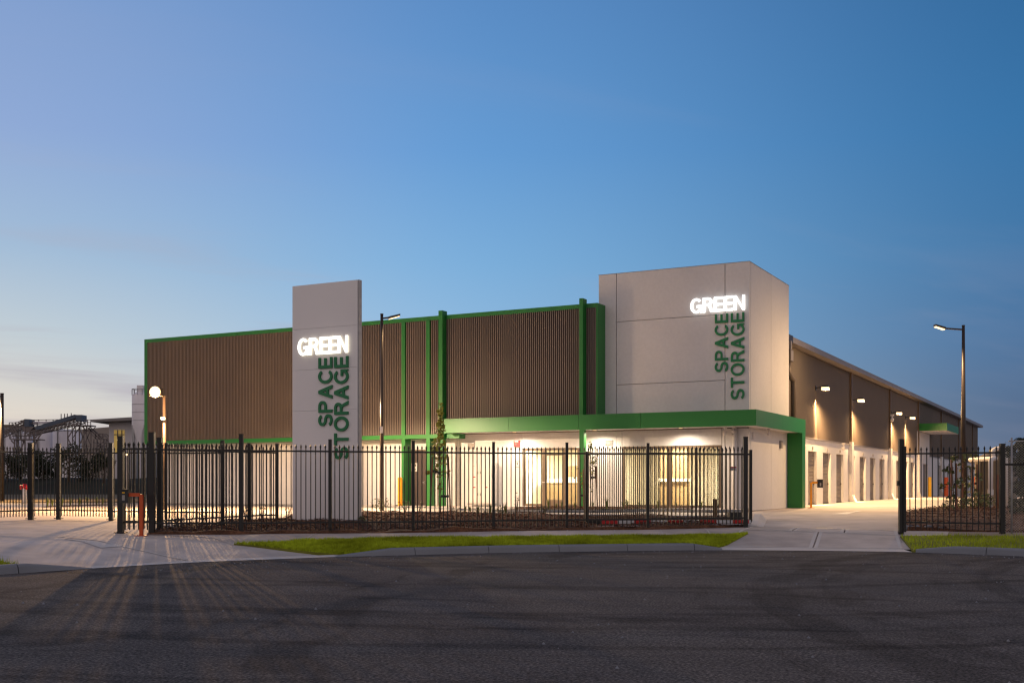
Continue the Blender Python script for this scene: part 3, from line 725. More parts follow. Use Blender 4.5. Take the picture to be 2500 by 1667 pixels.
# ------------------------------------------------------------------ lettering
def arc(cx, cy, rx, ry, a0, a1, n=18): return [(cx+rx*math.cos(R(a0+(a1-a0)*i/n)), cy+ry*math.sin(R(a0+(a1-a0)*i/n))) for i in range(n+1)]
def glyph(ch, t):
    """closed outlines of a plain grotesque capital, cap height 1; returns (width, loops)"""
    h = t*.92
    if ch == 'E': w = .60; return w, [[(0,0),(w,0),(w,h),(t,h),(t,.5-h/2),(w*.93,.5-h/2),(w*.93,.5+h/2),(t,.5+h/2),(t,1-h),(w*.98,1-h),(w*.98,1),(0,1)]]
    if ch == 'T': w = .64; c = w/2; return w, [[(c-t/2,0),(c+t/2,0),(c+t/2,1-h),(w,1-h),(w,1),(0,1),(0,1-h),(c-t/2,1-h)]]
    if ch == 'N': w = .72; return w, [[(0,0),(t,0),(t,1-t*1.55),(w-t,0),(w,0),(w,1),(w-t,1),(w-t,t*1.55),(t,1),(0,1)]]
    if ch == 'A':
        w = .74; c = w/2; b = .27; k = t*1.12; x = lambda y: c*y*.86
        f = lambda y: y*(c-t*.55)
        yi0 = b+h; apex = (c-t*.55-0)  # inner triangle
        L = lambda y: f(y)+k; 
        yt = (c-k)/(c-t*.55)
        return w, [[(0,0),(k,0),(L(b),b),(w-L(b),b),(w-k,0),(w,0),(c+t*.55,1),(c-t*.55,1)], [(L(yi0),yi0),(w-L(yi0),yi0),(c,yt)]]
    if ch == 'O': w = .80; return w, [arc(w/2,.5,w/2,.515,0,350,35), arc(w/2,.5,w/2-t,.515-h,0,350,35)]
    if ch == 'C':
        w = .74; c = .39; return w, [arc(c,.5,.39,.515,38,322,30)+arc(c,.5,.39-t,.515-h,318,42,30)]
    if ch == 'G':
        w = .77; c = .395
        return w, [arc(c,.5,.395,.515,40,312,30)+[(w-t*.55,.12),(w-t*.5,.0),(w,.0),(w,.53),(c+.02,.53),(c+.02,.53-h),(w-t,.53-h),(w-t,.27)]+arc(c,.5,.395-t,.515-h,312,46,28)]
    if ch in 'PR':
        w = .66 if ch == 'P' else .70; bw = .64; m = .42 if ch == 'P' else .44; cy = (1+m)/2; ry = (1-m)/2; cx = bw-ry
        hole = [(t,m+h)]+arc(cx,cy,ry-t*.95,ry-h,-90,90,12)+[(t,1-h)]
        if ch == 'P': return w, [[(0,0),(t,0),(t,m),(cx,m)]+arc(cx,cy,ry,ry,-90,90,14)[1:]+[(0,1)], hole]
        return w, [[(0,0),(t,0),(t,m),(.30,m),(.40,m-.04),(w-t*1.12,0),(w+.02,0),(.535,m+.0)]+arc(cx,cy,ry,ry,-66,90,14)[1:]+[(0,1)], hole]
    if ch == 'S':
        w = .66; c = w/2; rx = w/2-t/2; r1 = (.5-h/2)/2+.008
        up = arc(c,1.012-h/2-r1,rx*.94,r1,22,270,22); lo = arc(c,-.012+h/2+r1,rx,r1,90,-160,22)
        cl = up[:-1]+[(c,.5)]+lo[1:]; n = len(cl); A_, B_ = [], []
        for i in range(n):
            p, q = cl[max(0,i-1)], cl[min(n-1,i+1)]; d = Vector((q[0]-p[0], q[1]-p[1])).normalized(); o = Vector((-d.y, d.x))
            kk = (t if abs(d.y) > abs(d.x) else h)/2
            A_.append((cl[i][0]+o.x*kk, cl[i][1]+o.y*kk)); B_.append((cl[i][0]-o.x*kk, cl[i][1]-o.y*kk))
        return w, [A_+B_[::-1]]
def word(text, root, origin, length, cap, m, vertical, depth, stand=0, t=.14, side=None, gap=.11):
    """origin in the sign's local frame: lower left for horizontal, (baseline x, bottom z) for vertical reading upwards"""
    gl = [glyph(c, t) for c in text]; tot = sum(w for w, _ in gl)+gap*(len(gl)-1)
    sx = length/tot; x = 0
    for w, loops in gl:
        pts, es = [], []
        for lp in loops:
            n0 = len(pts); pts += [Vector(p) for p in lp]; es += [(n0+i, n0+(i+1) % len(lp)) for i in range(len(lp))]
        vs, _, fs, *_r = delaunay_2d_cdt(pts, es, [], 0, 1e-5)
        def even(p):
            return sum(inside(p, lp) for lp in loops) % 2 == 1
        fs = [f for f in fs if even(((vs[f[0]].x+vs[f[1]].x+vs[f[2]].x)/3, (vs[f[0]].y+vs[f[1]].y+vs[f[2]].y)/3))]
        fs = [f if (vs[f[1]]-vs[f[0]]).cross(vs[f[2]]-vs[f[0]]) > 0 else f[::-1] for f in fs]
        n = len(vs); b = MB()
        for d_ in (-stand-depth, -stand):
            for v in vs:
                a, c = (x+v.x)*sx, v.y*cap
                b.v.append((origin[0]+a, d_, origin[1]+c) if not vertical else (origin[0]-c, d_, origin[1]+a))
        nf = len(fs); b.f = [tuple(f) for f in fs] + [tuple(i+n for i in f[::-1]) for f in fs]
        ed = set((f[i], f[(i+1) % 3]) for f in fs for i in range(3))
        b.f += [(j, i, i+n, j+n) for i, j in ed if (j, i) not in ed]
        o = b.build('letter', m, root)
        if side:
            o.data.materials.append(side)
            for k in range(nf, len(b.f)): o.data.polygons[k].material_index = 1
        x += w+gap
# free-standing pylon
PA = Vector((-4.23, 31.0)); pang = ANG
pw = Vector((math.cos(pang), math.sin(pang)))
def pyl(px, py):
    r = (px-1250)/2767; t = (r*PA.y-PA.x)/(pw.x-r*pw.y); q = PA+pw*t; return t, CAMZ+(1181-py)/2767*q.y
pz = zp(PA.x, PA.y)
py_ = thing('sign_pylon', 'tall pale freestanding pylon sign with a lit word and green vertical lettering', 'sign', (PA.x, PA.y, 0), pang)
TPL = pyl(714, 697)[0]; ptop = pyl(872, 682.5)[1]
hs = [pz+.06, 2.35, 3.55, 4.7, 5.85, ptop]
for z0, z1 in zip(hs, hs[1:]): box_('face_panel', M['pylon'], py_, TPL, -.001, 0, .12, z0, z1-.005)
box_('edge_frame', M['steel'], py_, .0, .035, .03, .16, pz+.05, ptop); box_('rear_panel', M['pylon'], py_, TPL, .0, .165, .20, pz+.05, ptop-.02); box_('core', M['joint'], py_, TPL+.02, -.02, .12, .165, pz+.05, ptop-.03)
box_('footing', M['kerb'], py_, -.32, .1, -.06, .35, pz-.1, pz+.1)
a, b_ = pyl(730.5, 866.5), pyl(852.5, 818)
zg0 = pyl(852.5, 861)[1]; zg1 = pyl(852.5, 819)[1]
word('GREEN', py_, (a[0], zg0), b_[0]-a[0], zg1-zg0, M['sign1'], False, .04, .03, .17, M['halo1'], .06)
xr = pyl(851.5, 900)[0]; xl = pyl(818, 900)[0]; word('STORAGE', py_, (xr, pyl(850, 1121)[1]), pyl(850, 869)[1]-pyl(850, 1121)[1], xr-xl, M['greenl'], True, .05, .001, .158, None, .09)
xr2 = pyl(812.5, 900)[0]; xl2 = pyl(779.5, 900)[0]; word('SPACE', py_, (xr2, pyl(811, 1040)[1]), pyl(811, 871.5)[1]-pyl(811, 1040)[1], xr2-xl2, M['greenl'], True, .05, .001, .158, None, .09)
# tower sign
ts = thing('tower_sign', 'brightly lit word over green vertical lettering on the white corner tower', 'sign', (P0.x, P0.y, 0), ANG)
def tw(px, py):
    r = (px-1250)/2767; t = (r*P0.y-P0.x)/(UX.x-r*UX.y); q = P0+UX*t; return t, CAMZ+(1181-py)/2767*q.y
a, b_ = tw(1688, 760), tw(1820.5, 722); z0, z1 = tw(1818, 757)[1], tw(1818, 721)[1]
word('GREEN', ts, (a[0], z0), b_[0]-a[0], z1-z0, M['sign2'], False, .05, .07, .165, M['halo2'], .06)
xr, xl = tw(1817.5, 800)[0], tw(1785, 800)[0]; word('STORAGE', ts, (xr, tw(1816, 974.5)[1]), tw(1816, 762)[1]-tw(1816, 974.5)[1], xr-xl, M['greenl'], True, .05, .001, .158, None, .09)
xr, xl = tw(1778, 800)[0], tw(1746, 800)[0]; word('SPACE', ts, (xr, tw(1777, 907.5)[1]), tw(1777, 765)[1]-tw(1777, 907.5)[1], xr-xl, M['greenl'], True, .05, .001, .158, None, .09)

# ------------------------------------------------------------------ lamps
def downlight(u, v, label):
    o = thing('downlight', label, 'downlight', B(u, v, 3.62), ANG, 'downlights under the green canopy')
    MB().lathe((0, 0, 0), [(.11, 0), (.11, -.03), (.085, -.03)], 16).build('rim', M['signw'], o); MB().lathe((0, 0, 0), [(0, -.035), (.085, -.03)], 16).build('lens', M['lamp'], o)
    lamp('SPOT', 'bulb', o, (0, 0, -.06), P_DOWN, (1, .82, .60), .05, None, 165, .6)
for u, t_ in ((-9.45, 'leftmost of three lit downlights under the green canopy'), (-5.92, 'middle lit downlight under the green canopy beside the post'), (-2.4, 'rightmost of three lit downlights under the canopy above the large window')): downlight(u, -.8, t_)
names = ('nearest lit wall lamp on the brown side wall beside the tower', 'second lit wall lamp along the side wall', 'third lit wall lamp just before the close pair', 'farthest lit wall lamp next to the small green canopy')
for v, t_ in zip((12.9, 21.6, 34.2, 39.8), names):
    o = thing('wall_lamp', t_, 'wall lamp', B(-.5, v, 6.05), ANG, 'wall lamps along the side wall')
    MB().box(.0, .05, -.1, .1, -.1, .1).build('back_plate', M['dark'], o); MB().bar((.05, 0, 0), (.38, 0, .05), .05).build('arm', M['dark'], o)
    MB().box(.34, .62, -.16, .16, .02, .1).build('housing', M['dark'], o); MB().box(.33, .63, -.19, .19, -.12, .018).build('lens', M['lamp'], o)
    lamp('SPOT', 'bulb', o, (.48, 0, -.16), P_WALL, WARM, .08, (0, R(-42), 0), 174, .5); lamp('SPOT', 'beam', o, (.10, 0, -.14), P_WALL*3.6, WARM, .02, (0, R(3), 0), 23, .6)
def pole(name, label, x, y, h, r0, r1, arm, head_rot, power, spot=None, group='lamp posts around the yard', extra=True, z0=None):
    zb = zp(x, y) if z0 is None else z0
    o = thing('lamp_post', label, 'lamp post', (x, y, zb), 0, group)
    MB().tube([(0, 0, -.1), (0, 0, h)], [r0, r1], 14).build('pole', M['pole'], o, True)
    MB().lathe((0, 0, 0), [(r1*1.15, h-.01), (r1*1.15, h+.03), (0, h+.04)], 14).build('cap', M['pole'], o)
    if arm:
        ax, ay = arm; MB().bar((0, 0, h-.15), (ax, ay, h-.1), .06).build('arm', M['pole'], o)
        d = Vector((ax, ay)).normalized(); n = Vector((-d.y, d.x)); a = Vector((ax, ay)); c = a + d*.42
        hd = MB(); q = [a+n*.13, a-n*.13, c-n*.13, c+n*.13]; 
        hd.add([(v.x, v.y, h-.14+.12*(i > 1)) for i, v in enumerate(q)] + [(v.x, v.y, h-.06+.12*(i > 1)) for i, v in enumerate(q)], [(0,3,2,1),(4,5,6,7),(0,1,5,4),(1,2,6,5),(2,3,7,6),(3,0,4,7)])
        hd.build('lamp_head', M['pole'], o)
        q = [a+d*.04+n*.11, a+d*.04-n*.11, c-d*.02-n*.11, c-d*.02+n*.11]
        ln = MB().add([(v.x, v.y, h-.165+.12*(i > 1)) for i, v in enumerate(q)] + [(v.x, v.y, h-.145+.12*(i > 1)) for i, v in enumerate(q)], [(0,3,2,1),(0,1,5,4),(1,2,6,5),(2,3,7,6),(3,0,4,7)]).build('lens', M['lamp'], o)
        m_ = (a+c)/2; lamp('SPOT', 'bulb', o, (m_.x, m_.y, h-.22), power, WARM, .08, head_rot, 172, 1.0)
    return o
zA = zp(-14.0, 44)
def flood(label, x, y, pw, tilt, glow, c=(1, .56, .23)):
    o = pole('lamp_post', label, x, y, 4.35, .075, .06, None, None, 0)
    MB().bar((0, 0, 4.33), (0, -.95, 4.45), .05).build('arm', M['pole'], o)
    MB().box(-.24, .24, -1.14, -.9, 4.30, 4.60).build('lamp_head', M['pole'], o); MB().lathe((0, 0, 0), [(.21, 0), (.18, .05), (.1, .08), (0, .09)], 20).build('lens', M['lamp'], o, True, (0, -1.145, 4.45)).rotation_euler = (R(90), 0, 0)
    lamp('SPOT', 'bulb', o, (0, -1.06, 4.2), pw, c, .06, (R(-tilt), 0, 0), 178, .15); lamp('POINT', 'glow', o, (0, -1.06, 4.18), pw*glow, c, .13)
    MB().box(-.07, .07, -.2, -.08, 3.46, 3.54).build('lower_lamp', M['lampy'], o)
    return o
flood('short lamp post with a glaring floodlight at the left end of the building', -13.5, 44, P_FLOOD*1.1, 30, .2)
flood('short lamp post with a floodlight standing behind the pylon', -6.95, 44, P_FLOOD*.5, 2, .22, (1, .72, .45))
pl1 = pole('lamp_post', 'tall dark lamp post just right of the pylon in front of the building', -4.94, 43, 7.4, .088, .055, (.25, .12), (0, R(-25), 0), P_POLE*.04)
MB().box(-.06, .06, -.14, -.10, 2.9, 3.15).build('pole_label', M['signw'], pl1)
pole('lamp_post', 'tall dark lamp post among the young plants at right with arm to the left', 18.32, 46, 7.4, .125, .058, (-.75, 0), (0, R(32), 0), P_POLE)
pole('lamp_post', 'brown lamp post at the left frame edge with lamp turned away', -27.0, 60, 5.7, .11, .09, (-.7, .1), (0, 0, 0), P_POLE*3)

# ------------------------------------------------------------------ fences
def picket_mesh(L, z0=.08):
    w = .0108; b = MB(); zt_ = L-.11
    b.box(-w, w, -w, w, z0, zt_)
    vs = [(0, 0, L)]; 
    for s_, z in ((.012, L-.11), (.021, L-.06)):
        vs += [(-s_, -s_*.7, z), (s_, -s_*.7, z), (s_, s_*.7, z), (-s_, s_*.7, z)]
    f = [(5,6,0), (6,7,0), (7,8,0), (8,5,0), (1,2,6,5), (2,3,7,6), (3,4,8,7), (4,1,5,8)]
    b.add(vs, f); return b.mesh('picket', M['black'])
PK = picket_mesh(2.10)
PK2 = picket_mesh(2.02, .02)
def post_mesh(w, h): return MB().box(-w/2, w/2, -w/2, w/2, -.1, h).box(-w/2-.004, w/2+.004, -w/2-.004, w/2+.004, h, h+.018).mesh('post', M['black'])
def fence(root, pts, widths, hts, pk=PK, pitch=.1115, rails=(.25, 1.93), zoff=0.0, first=True, plates=()):
    """pts: plan points with a post at each"""
    for i, (p, w, h) in enumerate(zip(pts, widths, hts)):
        if w: 
            o = obj('post', post_mesh(w, h), root, (p[0], p[1], zp(*p)+zoff))
            if i in plates: MB().box(-w*.95, w*.95, -w*.95, w*.95, 0, .02).build('base_plate', M['black'], o)
    for i in range(len(pts)-1):
        p, q = Vector(pts[i]), Vector(pts[i+1]); L = (q-p).length; za, zb_ = zp(*p)+zoff, zp(*q)+zoff
        zm = (za+zb_)/2; d = (q-p).normalized(); ang = math.atan2(d.y, d.x)
        e0 = p + d*(widths[i] or 0)*.5; e1 = q - d*(widths[i+1] or 0)*.5
        for rz_ in rails: MB().bar((e0.x, e0.y, zm+rz_), (e1.x, e1.y, zm+rz_), .036, .04).build('rail', M['black'], root)
        k = max(1, round(L/pitch)); st_ = L/k
        for j in range(1, k):
            c = p + d*(st_*j)
            obj('picket', pk, root, (c.x, c.y, zm), (0, 0, ang))
ff = thing('picket_fence', 'long black spear-topped steel fence in front of the pylon and building', 'fence')
P295 = ((295-1250)/2767*26.0, 26.0)
fence(ff, [P295] + FL, [.125, .125, .09, .075, .07, .07, .07, .07, .11], [2.2, 2.3, 2.3, 2.2, 2.19, 2.19, 2.19, 2.19, 2.36], plates=(0,))
def pw_(px, y): return ((px-1250)/2767*y, y)
rf = thing('picket_fence', 'black steel return fence running back from the left corner post beside the driveway', 'fence')
fence(rf, [pw_(390, 26.7), pw_(470, 28.0), pw_(543, 29.0), pw_(608, 29.9), pw_(676, 30.7)], [.12, 0, .09, .08, .08], [2.2, 0, 2.2, 2.15, 2.15], pitch=.125)
lf = thing('picket_fence', 'brownish black steel fence set back across the left driveway', 'fence')
fence(lf, [pw_(-130, 30.6), pw_(0-20, 31.7), pw_(75, 33.1), pw_(143, 33.6), pw_(271, 32.7), pw_(405, 32.3), pw_(540, 32.2)], [.13, 0, .125, .11, .11, .07, 0], [2.2, 0, 2.2, 2.2, 2.2, 2.2, 2.2], pitch=.098*1.15, plates=(2, 3, 4), zoff=.0)
lg = thing('sliding_gate', 'black steel gate leaf parked behind the fence at the left corner', 'gate')
fence(lg, [pw_(300, 26.35), pw_(391, 26.4)], [.06, .06], [1.95, 1.95], pitch=.115)
# right sliding gate leaf, opened to the left behind the fence
sgt = thing('sliding_gate', 'open black sliding gate with a red and white striped base beam behind the fence', 'gate')
G0, G1 = Vector(pw_(1432, 30.0)), Vector(pw_(1832, 30.55)); gd = (G1-G0).normalized(); gz = .40; gang = math.atan2(gd.y, gd.x)
def gp(t): return G0 + (G1-G0)*t
for t in (0, 1): c = gp(t); MB().box(-.04, .04, -.04, .04, .1, 2.02 if t else 1.96).build('stile', M['black'], sgt, False, (c.x, c.y, gz)).rotation_euler = (0, 0, gang)
for z in (1.9,): MB().bar((G0.x, G0.y, gz+z), (G1.x, G1.y, gz+z), .05, .05).build('rail', M['black'], sgt)
MB().bar((G0.x, G0.y, gz+.09), (G1.x, G1.y, gz+.09), .08, .10).build('base_beam', M['black'], sgt)
kk = round((G1-G0).length/.1165)
for j in range(1, kk): c = gp(j/kk); obj('picket', PK, sgt, (c.x, c.y, gz+.02), (0, 0, gang))
nL = (G1-G0).length; x = .38; k = 0
nn = Vector((gd.y, -gd.x))*.045
while x < nL-.05:
    e = min(x+.45, nL); a = G0+gd*x+nn; c = G0+gd*(e-.004)+nn
    MB().bar((a.x, a.y, gz+.09), (c.x, c.y, gz+.09), .012, .088).build('reflective_strip', M['red'] if k % 2 == 0 else M['silver'], sgt); x = e; k += 1
ws = MB().box(-.085, .085, -.008, 0, 0, .11).build('warning_plate', M['signw'], sgt, False, (*(gp(.893)+nn*.7), 1.86)); ws.rotation_euler = (0, 0, gang)
MB().box(-.075, .075, -.011, -.0085, .07, .10).build('red_print', M['red'], ws); MB().box(-.07, .07, -.011, -.0085, .02, .035).box(-.07, .03, -.011, -.0085, .045, .055).build('print', M['hood'], ws)
mt = thing('gate_motor', 'black gate motor box beside the end of the striped sliding gate', 'gate motor', (*pw_(1794, 31.6), .42), gang)
MB().box(-.2, .2, -.13, .13, 0, .08).build('base', M['dark'], mt); MB().box(-.18, .18, -.12, .12, .08, .30).build('cover', M['dark'], mt); MB().box(-.06, .04, -.125, -.12, .04, .065).build('label', M['signw'], mt)
bo = MB().box(-.06, .06, -.06, .06, -.1, .62).build('timber_bollard', M['bollard'], None, False, (*pw_(1746, 34.0), .43)); tag(bo, 'brown timber bollard behind the sliding gate', 'bollard')
st(line_sheet('gate_footing', pw_(1440, 29.35), pw_(1828, 30.35), .35, M['conc'], zp, .05))
# gate end kerb
ek = MB(); a, c = Vector(pix(1841, 1284, .38)), Vector(pix(1853, 1262, .50)); d = (c-a).normalized(); n = Vector((d.y, -d.x))
for t, h in ((0, .02), (.8, .16), (1, .16)):
    p = a.lerp(c, t); z = zp(p.x, p.y)
    ek.v += [(*(p-n*.10), z-.05), (*(p-n*.10), z+h), (*(p+n*.06), z+h), (*(p+n*.24), z-.02)]
ek.f = [(0,4,5,1), (1,5,6,2), (2,6,7,3), (4,8,9,5), (5,9,10,6), (6,10,11,7), (0,1,2,3), (8,11,10,9)]
st(ek.build('kerb_end', M['concl']))
# right gate post and fence
gf = thing('picket_fence', 'short black spear-topped fence right of the open entry in front of the mulch', 'fence')
g2 = [pw_(2208, 27.9), pw_(2447, 26.8)]
fence(gf, g2, [.07, .11], [2.1, 2.12], pitch=.131)
op = obj('post', post_mesh(.11, 2.28), gf, (*pw_(2200, 27.95), zp(*pw_(2200, 27.95))))
MB().box(-.1, -.05, -.04, .04, 1.15, 1.27).build('latch', M['black'], op)
# chain wire fence at the right edge
cf_ = thing('chain_wire_fence', 'chain wire fence with vertical and horizontal rails at the right picture edge', 'fence')
c0, c1 = Vector(pw_(2452, 26.75)), Vector((14.6, 26.0)); cz = .34
cd = (c1-c0).normalized()
wm = MB(); Lc = (c1-c0).length; sp = .06
k = 0
t = -2.2
while t < Lc:
    for sgn in (1, -1):
        za, zb_ = cz+.03, cz+2.15; t0, t1 = (t, t+2.12) if sgn > 0 else (t+2.12, t)
        # clip to 0..Lc
        lo, hi = max(0, min(t0, t1)), min(Lc, max(t0, t1))
        if hi-lo > .02:
            f = lambda tt: za + (zb_-za)*((tt-t0)/(t1-t0))
            a = c0+cd*lo; b2 = c0+cd*hi; wm.bar((a.x, a.y, f(lo)), (b2.x, b2.y, f(hi)), .0042)
    t += sp
wm.build('wire_mesh', M['steel'], cf_)['kind'] = 'stuff'
for tt in (.16,): p = c0+cd*tt; MB().tube([(p.x, p.y, cz-.1), (p.x, p.y, cz+2.25)], .022, 10).build('post', M['steel'], cf_, True)
for z in (1.62,): MB().bar((c0.x, c0.y, cz+z), (c1.x, c1.y, cz+z), .05).build('rail', M['black'], cf_)
MB().bar((c0.x+.1, c0.y, cz+2.17), (c1.x, c1.y, cz+2.17), .03).build('rail', M['steel'], cf_)

# ------------------------------------------------------------------ keypads and bollards
def keypad(x, y, lean, label, m, scale=1.0, left=True):
    z = zp(x, y)-.02; o = thing('keypad_pedestal', label, 'keypad', (x, y, z), 0, 'gate keypads on pedestals')
    s_ = -1 if left else 1
    MB().box(-.036, .036, -.036, .036, 0, .93*scale).build('post', m, o); MB().box(-.12, .12, -.12, .12, 0, .02).build('base_plate', m, o)
    MB().box(min(0, s_*.30)+(.037 if not left else -.0), max(0, s_*.30)-(.037 if left else 0), -.034, .034, .885*scale, .965*scale).build('arm', m, o)
    b = MB().box(s_*.37-.1, s_*.37+.1, -.09, .09, .74*scale, 1.03*scale).build('keypad_box', M['dark'], o)
    MB().box(s_*.37-.11, s_*.37+.11, -.14, .09, 1.031*scale, 1.045*scale).build('hood', M['dark'], b)
    MB().box(s_*.37-.03, s_*.37+.03, -.095, -.0905, .96*scale, .985*scale).build('display', M['yellow'] if left else M['dark'], b)
    MB().box(s_*.37-.03, s_*.37+.03, -.095, -.0905, .80*scale, .92*scale).build('keys', M['joint'], b)
keypad(*pw_(345, 25.35), 0, 'red orange keypad pedestal with black box at the left gate post', M['redor'])
keypad(*pw_(1980, 47.2), 0, 'orange keypad pedestal in front of the first roller door', M['orange'], 1.14, False)
for (px, py, col, lb, w) in ((2270, 1211, 'yellow', 'yellow bollard beside the doorway under the small green canopy', .13), (2310, 1210, 'redor', 'red orange bollard farther along the side wall behind the young plants', .17), (2383, 1213, 'redor', 'red orange bollard close to the water tank', .13)):
    Y = 2767*.93/(py-1181); x = (px-1250)/2767*Y
    tag(MB().lathe((0, 0, 0), [(w, -.05), (w, 1.42), (w*.9, 1.45), (0, 1.46)], 14).build('bollard', M[col], None, True, (x, Y, .57)), lb, 'bollard')
tag(MB().lathe((0, 0, 0), [(.10, -.05), (.10, 1.15), (.09, 1.2), (0, 1.22)], 14).build('bollard', M['orange'], None, True, B(-14.75, -1.15, .57)), 'orange yellow bollard in front of the dark service door', 'bollard')
# hydrant at left
hy = thing('fire_hydrant', 'white hydrant standpipe with a red double outlet behind the left fence', 'hydrant', (*pw_(60, 54), .56))
MB().tube([(0, 0, 0), (0, 0, .75)], .10, 12).build('standpipe', M['signw'], hy, True); MB().tube([(-.2, 0, .78), (.2, 0, .78)], .11, 12).build('outlet', M['red'], hy, True); MB().tube([(0, 0, .74), (0, 0, .95)], .08, 10).build('valve', M['red'], hy, True)
MB().tube([(.2, 0, .78), (.26, 0, .78)], .08, 10).build('outlet_cap', M['signw'], hy, True)

# ------------------------------------------------------------------ water tank and pipes at right
tk = thing('water_tank', 'dark round water tank behind the right hand mulch bed', 'tank', (19.85, 46.5, .5))
MB().lathe((0, 0, 0), [(.80, 0)] + [(.80+.012*(i % 2), .1*i) for i in range(1, 20)] + [(.80, 2.0), (.74, 2.1), (.4, 2.26), (0, 2.3)], 40).build('shell', M['tank'], tk, True)
MB().lathe((0, 0, 0), [(.26, 2.2), (.26, 2.4), (0, 2.42)], 20).build('lid', M['tank'], tk)
MB().tube([(-.78, -.3, 0), (-.78, -.3, 2.05)], .06, 10).build('riser', M['tank'], tk, True)
pp = thing('overflow_pipe', 'thick white plastic pipe with a bent top in front of the dark tank', 'pipe', (*pw_(2418.5, 42.0), .55))
MB().tube([(0, 0, -.1), (0, 0, 1.75), (.03, .02, 1.85), (.12, .1, 1.9), (.3, .3, 1.9), (.3, 2.6, 1.9)], .088, 14).build('pipe', M['pipe'], pp, True)
MB().lathe((0, 0, 0), [(.1, .55), (.1, .75)], 14).build('collar', M['pipe'], pp)
p2 = thing('inlet_pipe', 'white plastic pipe crossing above the dark tank lid', 'pipe', (*pw_(2424, 44.5), 0))
MB().tube([(0, 0, 2.4), (0, 0, 2.75), (.03, 0, 2.84), (.12, 0, 2.88), (.4, 0, 2.91), (.48, 0, 2.88), (.5, 0, 2.78), (.5, 0, .55)], .085, 12).build('pipe', M['pipe'], p2, True)
tag(MB().tube([(0, 0, -.1), (0, 0, 1.35)], .06, 10).build('timber_bollard', M['timber'], None, True, (*pw_(2436, 42.5), .5)), 'reddish round post right of the white overflow pipe', 'bollard')

# ------------------------------------------------------------------ plants
def leaf_mesh(name, m, pts, size, asp=.5):
    b = MB()
    for p in pts:
        d = Vector((random.gauss(0, 1), random.gauss(0, 1), random.gauss(0, .7))).normalized(); n = d.orthogonal().normalized(); n = Matrix.Rotation(random.uniform(0, 6.28), 3, d) @ n
        l = size*random.uniform(.6, 1.4); w = l*asp; p = Vector(p)
        b.add([p-d*l*.5, p+n*w*.5, p+d*l*.5, p-n*w*.5], [(0,1,2,3)])
    return b.mesh(name, m)
def blob(c, r, n, hollow=.3):
    out = []
    while len(out) < n:
        v = Vector((random.uniform(-1,1), random.uniform(-1,1), random.uniform(-1,1)))
        if hollow < v.length < 1: out.append((c[0]+v.x*r[0], c[1]+v.y*r[1], c[2]+v.z*r[2]))
    return out
# young columnar tree in front of the big green post, staked
def staked_tree(x, y, h, label, stakes, clumps, ties, where='', trunk_r=.022, leaf=M['leaf'], ls=.09, top=None):
    z = zp(x, y)+.03; o = thing('young_tree', label, 'tree', (x, y, z), 0, 'young staked trees')
    tr = [(0, 0, -.1), (.02, 0, h*.3), (-.02, .02, h*.65), (0, 0, h*.96)]
    MB().tube(tr, [trunk_r, trunk_r*.8, trunk_r*.55, .006], 8).build('trunk', M['bark'], o, True)
    pts = []; br = MB()
    for (cx, cz_, rx, rz_, n) in clumps:
        pts += blob((cx, 0, cz_), (rx, rx, rz_), n, .1); br.tube([(0, 0, cz_-rz_*.8), (cx*.6, random.uniform(-.05,.05), cz_-rz_*.3), (cx, 0, cz_)], [.01, .007, .004], 5)
    tag(br.build('branches', M['bark'], o), None, None, None, 'stuff'); obj('crown', leaf_mesh('crown', leaf, pts, ls, .75), o)
    for (sx, hh, lean) in stakes:
        sk = thing('tree_stake', ('left' if sx < 0 else 'right') + ' brown timber stake ' + where, 'stake', (x+sx, y-.05, z), 0, 'timber stakes beside the young trees')
        MB().bar((0, 0, -.1), (lean, 0, hh), .045).build('shaft', M['timber'], sk)
    for (sx, zz_, w2) in ties:
        MB().bar((0, -.05, zz_), (sx, -.06, zz_+w2), .025, .075).build('tie', M['black'], o)
    return o
xT, yT = pw_(1075, 35.5)
staked_tree(xT, yT, 3.55, 'slender columnar young tree in front of the big green post', [(-.33, 1.85, .09), (.33, 1.85, -.08)],
    [(0, 3.2, .10, .38, 90), (0, 2.7, .15, .4, 150), (-.05, 2.2, .24, .35, 130), (.05, 1.85, .25, .3, 90), (-.25, 2.05, .1, .2, 30), (-.1, 1.4, .16, .25, 36), (.12, 1.35, .1, .15, 12), (-.38, 1.35, .09, .06, 14), (.25, 1.35, .06, .1, 10), (0, .9, .09, .2, 12)], [(-.27, 1.35, .07), (.27, .62, .0)], ls=.10, where='beside the columnar young tree')
x2, y2 = pw_(1441, 40.6)
staked_tree(x2, y2, 2.45, 'sparse young tree with few leaves right of the green canopy post', [(.26, 1.6, -.06), (-.1, 1.4, .02)],
    [(0, 2.35, .10, .16, 40), (-.02, 2.0, .12, .14, 28), (.14, 1.75, .12, .22, 40), (0, 1.6, .12, .2, 24), (.12, 1.35, .12, .12, 26), (.04, .9, .08, .3, 16), (.24, 2.0, .06, .15, 12)], [(.2, 1.2, 0)], ls=.08, where='tied to the sparse young tree in the planter')
x3, y3 = pw_(1417, 40.9)
staked_tree(x3, y3, 1.9, 'thin yellowing sapling directly in front of the green canopy post', [(.12, 1.5, -.02)], [(-.1, 1.55, .1, .15, 12), (0, 1.2, .06, .25, 12), (.05, 1.0, .05, .2, 8)], [(.1, .55, 0)], ls=.08, where='of the thin sapling before the canopy post')
